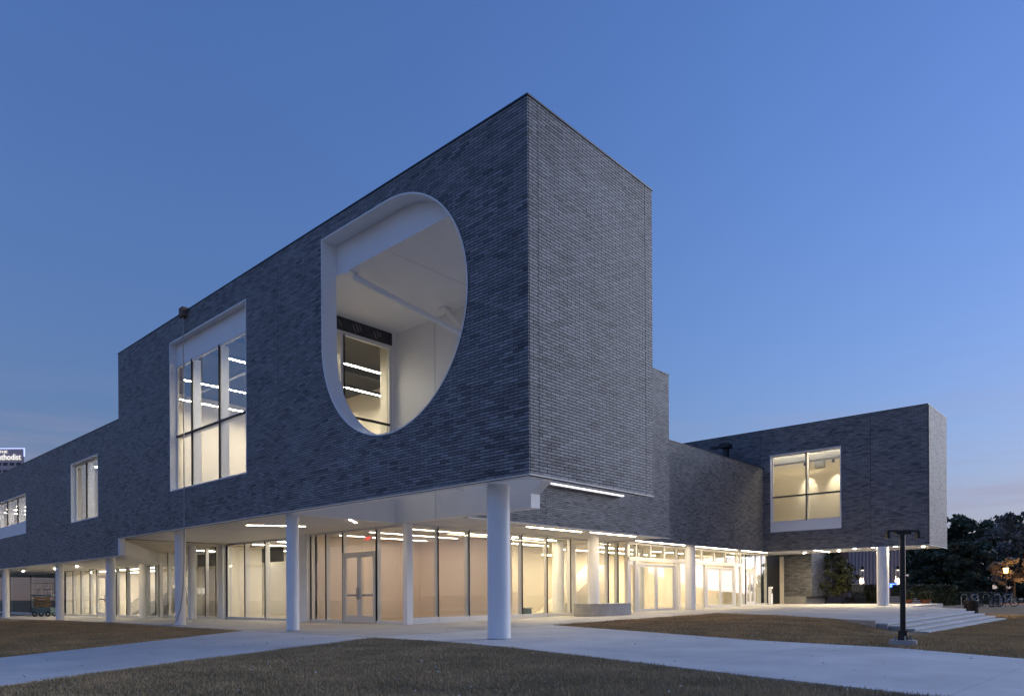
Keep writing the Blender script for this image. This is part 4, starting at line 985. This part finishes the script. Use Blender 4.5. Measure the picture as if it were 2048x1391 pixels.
# hedges
def hedge(label, p, q, w, z1, seed, n=5200, mat='hedge', size=.10):
    rg = np.random.default_rng(seed); p = Vector(p); q = Vector(q); d = q - p; L = d.length; d.normalize(); nrm = Vector((-d.y, d.x)); m_ = (p + q) / 2; z0 = tz(m_.x, m_.y)
    t = root('hedge', (m_.x, m_.y, z0)); tag(t, label, 'hedge', 'clipped hedges')
    a = rg.uniform(0, L, n); b = rg.uniform(-.5, .5, n) * w; c = rg.uniform(0, 1, n); f = rg.integers(0, 3, n)
    b = np.where(f == 0, -.5 * w + rg.normal(0, .06, n), b); c = np.where(f == 1, 1 + rg.normal(0, .03, n), c); a = np.where((f == 2) & (rg.random(n) < .3), np.where(rg.random(n) < .5, 0, L), a)
    cen = np.stack([p.x + d.x * a + nrm.x * b, p.y + d.y * a + nrm.y * b, z0 + (z1 - z0) * c], 1)
    u = rg.normal(size=(n, 3)); u /= np.linalg.norm(u, axis=1)[:, None]; v = np.cross(u, rg.normal(size=(n, 3))); v /= np.linalg.norm(v, axis=1)[:, None]; s_ = size * rg.uniform(.6, 1.5, n)[:, None]
    quads('foliage', np.stack([cen - u * s_, cen + v * s_ * .6, cen + u * s_, cen - v * s_ * .6], 1).reshape(-1, 3), mat, t)
    c4 = [p - nrm * w * .42, q - nrm * w * .42, q + nrm * w * .42, p + nrm * w * .42]
    MB().prism([(k_.x, k_.y) for k_ in c4], z0, z0 + (z1 - z0) * .94).build('inner_twigs', 'leaf', t)
hedge('clipped hedge left of the column under the brick box', (55.8, 9.0), (57.4, 7.2), 1.2, 1.95, 31)
hedge('long clipped hedge right of the lamp post behind the terracotta pots', (60.0, 6.6), (63.8, 2.6), 1.2, 1.95, 32, 7000)
hedge('lower clipped hedge running towards the bicycles', (67.5, 5.6), (72.4, 0.6), 1.3, 1.25, 33, 6000)
# low garden steps with pale treads, pots on their landing
gs = root('garden_steps', (57, 4.5, .15)); tag(gs, 'low brick garden steps with pale treads behind the terracotta pots', 'steps')
g1, g2 = Vector((55.2, 6.0)), Vector((58.6, 2.6)); gd = (g2 - g1).normalized(); gn = Vector((-gd.y, gd.x))
if gn.dot(VF) < 0: gn = -gn
for k in range(5):
    e = g1 + gn * (.34 * k); f = g2 - gd * (.5 * k) + gn * (.34 * k); zz = .15 + .17 * k
    MB().prism([(e.x, e.y), (f.x, f.y), (f.x + gn.x * .34, f.y + gn.y * .34), (e.x + gn.x * .34, e.y + gn.y * .34)], .0, zz + .10).build('riser', 'redbrick', gs)
    MB().prism([(e.x - gn.x * .03, e.y - gn.y * .03), (f.x - gn.x * .03, f.y - gn.y * .03), (f.x + gn.x * .33, f.y + gn.y * .33), (e.x + gn.x * .33, e.y + gn.y * .33)], zz + .101, zz + .17).build('tread', 'stone', gs)
for i, (x, y, lb) in enumerate(((53.4, 3.94, 'terracotta pot with a round shrub nearest the lamp post'), (54.44, 2.81, 'terracotta pot with a round shrub at the right of the garden steps'))):
    z0 = tz(x, y); t = root('potted_shrub', (x, y, z0)); tag(t, lb, 'potted plant', 'terracotta pots')
    smooth_angle(MB().cyl(x, y, z0, z0 + .52, .26, .38, n=20).cyl(x, y, z0 + .52, z0 + .62, .42, n=20).build('pot', 'terracotta', t))
    quads('foliage', leaf_cloud(np.random.default_rng(70 + i), 500, (x, y, z0 + .95), (.62, .62, .45), .11), 'hedge', t)
# golf cart
cx_, cy_ = 52.4, 8.0; z0 = tz(cx_, cy_); gc = root('golf_cart', (cx_, cy_, z0)); tag(gc, 'small dark golf cart with a flat roof parked beside the hedge', 'golf cart')
Q4 = lambda a0, a1, b0, b1: oriented((cx_, cy_), SR, [(a0, b0), (a1, b0), (a1, b1), (a0, b1)])
MB().prism(Q4(-.55, .55, -1.2, 1.0), z0 + .22, z0 + .62).build('body', 'carpaint', gc); MB().prism(Q4(-.5, .5, -1.25, -.75), z0 + .621, z0 + .82).build('cowl', 'carpaint', gc)
MB().prism(Q4(-.5, .5, -.2, .5), z0 + .621, z0 + .85).build('seat', 'rubber', gc); MB().prism(Q4(-.62, .62, -1.0, 1.0), z0 + 1.92, z0 + 2.0).build('roof', 'siding', gc)
for a in (-.55, .55):
    for b in (-.85, .9):
        c = oriented((cx_, cy_), SR, [(a * .98, b)])[0]; MB().cyl(c[0], c[1], z0 + .6, z0 + 1.92, .025, n=6).build('roof_post', 'black_metal', gc)
        c = oriented((cx_, cy_), SR, [(a, b * .85)])[0]; MB().torus((c[0], c[1], z0 + .22), .16, .08, (SR.x, SR.y, 0), 16, 6).build('wheel', 'rubber', gc)
MB().prism(Q4(-.5, .5, -.86, -.84), z0 + .83, z0 + 1.9).build('windscreen', 'glass', gc)
# emergency phone, white post, bin
px_, py_ = 62.6, 7.4; z0 = tz(px_, py_); ep = root('emergency_phone', (px_, py_, z0)); tag(ep, 'dark phone pillar with a glowing blue light beside the lamp post', 'phone pillar')
MB().prism(oriented((px_, py_), SR, [(-.2, -.2), (.2, -.2), (.2, .2), (-.2, .2)]), z0, z0 + 1.72).build('pillar', 'black_metal', ep)
MB().prism(oriented((px_, py_), SR, [(-.24, -.24), (.24, -.24), (.24, .24), (-.24, .24)]), z0 + 1.721, z0 + 2.1).build('blue_lantern', 'e_blue', ep)
MB().prism(oriented((px_, py_), SR, [(-.27, -.27), (.27, -.27), (.27, .27), (-.27, .27)]), z0 + 2.101, z0 + 2.17).build('lantern_cap', 'black_metal', ep)
wp = root('white_post', (68.1, 7.2, .15)); tag(wp, 'thin white post sticking up behind the long hedge', 'post'); MB().cyl(68.1, 7.2, .1, 1.95, .09, n=10).build('post_shaft', 'stone', wp); MB().cyl(68.1, 7.2, 1.951, 2.02, .12, n=10).build('post_cap', 'stone', wp)
bx2, by2 = 46.4, -1.9; z0 = tz(bx2, by2); bi = root('litter_bin', (bx2, by2, z0)); tag(bi, 'dark round litter bin at the far corner of the plaza steps', 'bin')
smooth_angle(MB().cyl(bx2, by2, z0, z0 + .95, .40, .44, n=24).build('bin_body', 'black_metal', bi))
for k in range(20):
    a = 2 * math.pi * k / 20; MB().cyl(bx2 + .44 * math.cos(a), by2 + .44 * math.sin(a), z0 + .05, z0 + .95, .02, n=5).build('slat', 'black_metal', bi)
smooth_angle(MB().torus((bx2, by2, z0 + .97), .42, .04, (0, 0, 1), 24, 6).build('rim', 'black_metal', bi))
# bicycles at a rack
def bicycle(label, x, y, ang, i):
    z0 = tz(x, y); t = root('bicycle', (x, y, z0)); tag(t, label, 'bicycle', 'bicycles at the rack')
    d = Vector((math.cos(ang), math.sin(ang), 0)); n_ = (-d.y, d.x, 0); o = Vector((x, y, z0))
    P = lambda a, h: o + d * a + Vector((0, 0, h))
    for a in (-.66, .66):
        w_ = MB().torus(P(a, .43), .40, .03, n_, 22, 6).build('wheel', 'rubber', t)
        sp = MB()
        for k in range(6):
            b = math.pi * k / 6; sp.tube([P(a + .39 * math.cos(b), .43 + .39 * math.sin(b)), P(a - .39 * math.cos(b), .43 - .39 * math.sin(b))], .008, 4)
        sp.build('spokes', 'steel', w_)
    f = MB(); f.tube([P(-.66, .43), P(-.1, .40)], .025, 6).tube([P(-.1, .40), P(-.28, 1.05)], .028, 6).tube([P(-.66, .43), P(-.25, .95)], .02, 6).tube([P(-.1, .40), P(.46, .95)], .03, 6).tube([P(-.25, .95), P(.44, 1.02)], .028, 6).tube([P(.66, .43), P(.42, 1.15)], .028, 6)
    f.build('frame', ('steel', 'carpaint', 'machine')[i % 3], t)
    MB().tube([P(-.42, 1.09), P(-.16, 1.10)], .06, 6).build('saddle', 'rubber', t)
    MB().tube([P(.42, 1.16) + Vector(n_) * .3, P(.44, 1.22), P(.42, 1.16) - Vector(n_) * .3], .022, 6).build('handlebar', 'black_metal', t)
for i, (f, an, lb) in enumerate(((.05, .3, 'leftmost bicycle at the rack beside the litter bin'), (.35, -.2, 'second bicycle from the litter bin'), (.65, .5, 'third bicycle from the litter bin'), (.95, .1, 'bicycle farthest right, nearest the street lantern'))):
    bicycle(lb, 53.6 + 2.1 * f, -.7 - 2.2 * f, math.atan2(SR.y, SR.x) + an, i)
rk = root('bicycle_rack', (54.8, -1.9, .15)); tag(rk, 'galvanised bicycle rack of bent hoops on the grass', 'bicycle rack')
for k in range(5):
    x, y = 53.4 + .62 * k, -.4 - .66 * k; z0 = tz(x, y)
    MB().tube([(x, y, z0), (x, y, z0 + .9), (x + VF.x * .1, y + VF.y * .1, z0 + 1.02), (x + VF.x * .6, y + VF.y * .6, z0 + 1.02), (x + VF.x * .7, y + VF.y * .7, z0 + .9), (x + VF.x * .7, y + VF.y * .7, z0)], .035, 6).build('hoop', 'steel', rk)
# street lantern
sx2, sy2 = 75.9, .1; z0 = tz(sx2, sy2); sl2 = root('street_lantern', (sx2, sy2, z0)); tag(sl2, 'glowing orange street lantern on a dark post under the right-hand trees', 'street lamp')
smooth_angle(MB().cyl(sx2, sy2, z0, z0 + .5, .16, .11, n=14).cyl(sx2, sy2, z0 + .5, 3.25, .075, .06, n=14).build('post', 'black_metal', sl2))
MB().cyl(sx2, sy2, 3.25, 3.32, .22, n=8).build('lantern_base', 'black_metal', sl2); MB().cyl(sx2, sy2, 3.33, 3.85, .16, .24, n=8).build('lantern_glass', 'e_orange', sl2); MB().cyl(sx2, sy2, 3.86, 4.1, .28, .05, n=8).build('lantern_cap', 'black_metal', sl2)
ld = bpy.data.lights.new('lantern_light', 'POINT'); ld.energy = 300 / K; ld.color = (1, .48, .12); ld.shadow_soft_size = .2
lo = bpy.data.objects.new('lantern_light', ld); COL.objects.link(lo); lo.parent = sl2; lo.location = (Vector((sx2 - .5, sy2 - .6, 3.6)) - OFF[sl2.name]) * S
tree('bare_tree', 'thin twiggy tree lit orange beside the street lantern', 79.5, -.2, 5.4, 2.6, 210, 'leaf2', .14, 34, 70, .16, .36, group='small ornamental trees')
# added car: its red lamps stand in for a light trail
kx, ky = 99.0, 4.2; z0 = .15; stand_in_car = root('stand_in_car', (kx, ky, z0)); tag(stand_in_car, 'dark car with red tail lights standing in for a light trail on the street beyond the bicycles', 'stand_in_car')
cp = lambda pts, b: [(*oriented((kx, ky), SR, [(a, b)])[0], z0 + h) for a, h in pts]
prof = [(-2.6, .35), (-2.6, .85), (-1.7, 1.05), (-1.0, 1.62), (.9, 1.66), (1.8, 1.15), (2.6, 1.05), (2.65, .4)]
nn_ = len(prof); mbc = MB().add(cp(prof, -1.05) + cp(prof, 1.05), [tuple(range(nn_)), tuple(range(2 * nn_ - 1, nn_ - 1, -1))] + [(i, (i + 1) % nn_, nn_ + (i + 1) % nn_, nn_ + i) for i in range(nn_)])
mbc.build('body', 'carpaint', stand_in_car)
MB().add(cp([(-1.5, 1.1), (-.95, 1.55), (.85, 1.58), (1.5, 1.15)], -1.06), [(0, 1, 2, 3)]).build('side_window', 'towerwin', stand_in_car)
for a in (-1.65, 1.65):
    for b in (-.95, .95):
        c = oriented((kx, ky), SR, [(a, b)])[0]; MB().torus((c[0], c[1], z0 + .38), .27, .12, (VF.x, VF.y, 0), 16, 6).build('wheel', 'rubber', stand_in_car)
for a in (-2.62, 2.66):
    c = oriented((kx, ky), SR, [(a - .25, -1.08), (a + .25, -1.08), (a + .25, -.7), (a - .25, -.7)]); MB().prism(c, z0 + .75, z0 + .92).build('light_trail_stand_in', 'e_red', stand_in_car)
st_ = MB().prism([(88, 20), (118, -14), (126, -8), (96, 26)], .13, .16).build('street', 'rubber'); tag(st_, kind='structure')

# ------------------------------------------------------------------ far tower with lit sign, left edge
tw = root('office_tower', (92, 463.5, 0)); tag(tw, 'distant tower with a lit white sign peeking over the left facade', 'tower')
c0 = Vector((96.3, 458.5)); w0 = 34.0
RD = (c0 - Vector((CAM.x, CAM.y))).normalized()
def tf(a, b): p = c0 + SR * a + (RD if b > 1 else VF) * b; return (p.x, p.y)
MB().prism([tf(-w0, 0), tf(0, 0), tf(0, 26), tf(-w0, 26)], -2, 84.3).build('wall', 'tower', tw)
for r_ in range(7):
    for c_ in range(9):
        a = -1.8 - c_ * 3.7; z = 76.6 - r_ * 4.0
        fr_ = MB().prism([tf(a - 2.5, -.12), tf(a, -.12), tf(a, -.02), tf(a - 2.5, -.02)], z - 1.5, z).build('window', 'towerwin', tw)
MB().prism([tf(-w0, -.3), tf(.3, -.3), tf(.3, .3), tf(-w0, .3)], 84.31, 84.75).build('edge_light', 'e_edge', tw)
MB().prism([tf(-.05, -.3), tf(.35, -.3), tf(.35, .3), tf(-.05, .3)], 80.0, 84.30).build('edge_light', 'e_edge', tw)
def fit_text(body, size, right, z, width):
    o = text_mesh('lettering', body, size, 'e_sign', tw, (c0.x, c0.y, 0), (1, 0, 0), (0, 1, 0), .05, size * .006)
    off = OFF[tw.name]; me_ = o.data; V = np.array([v.co for v in me_.vertices]) / S + np.array(off) - np.array((c0.x, c0.y, 0))
    x0, x1 = V[:, 0].min(), V[:, 0].max(); k = width / (x1 - x0)
    for v, q in zip(me_.vertices, V):
        p = c0 + SR * (right - width + (q[0] - x0) * k) + VF * (-.35 + q[2]); v.co = (Vector((p.x, p.y, z + q[1])) - off) * S
fit_text('Methodist', 4.6, -1.6, 78.2, 15.6); fit_text('THE', 1.8, -9.2, 82.0, 4.6)

# fallen leaves scattered on the near turf and path edges
nlf = 420; lxs = rng.uniform(-11, 5, nlf); lys = rng.uniform(-10, 8, nlf); V = []
for a, b in zip(lxs, lys):
    c = np.array((a, b, tz(a, b) + rng.uniform(.015, .05))); u = rng.normal(size=3) * (1, 1, .25); u /= np.linalg.norm(u); v = np.cross(u, (rng.normal() * .3, rng.normal() * .3, 1)); v /= np.linalg.norm(v); k = rng.uniform(.018, .04)
    V += [c - u * k, c + v * k * .5, c + u * k, c - v * k * .5]
me = bpy.data.meshes.new('fallen_leaves'); me.from_pydata((np.array(V) * S).tolist(), [], np.arange(4 * nlf).reshape(-1, 4).tolist()); me.materials.append(M['stone'])
fl = bpy.data.objects.new('fallen_leaves', me); COL.objects.link(fl); tag(fl, 'pale fallen leaves scattered over the foreground turf', 'leaves', kind='stuff')
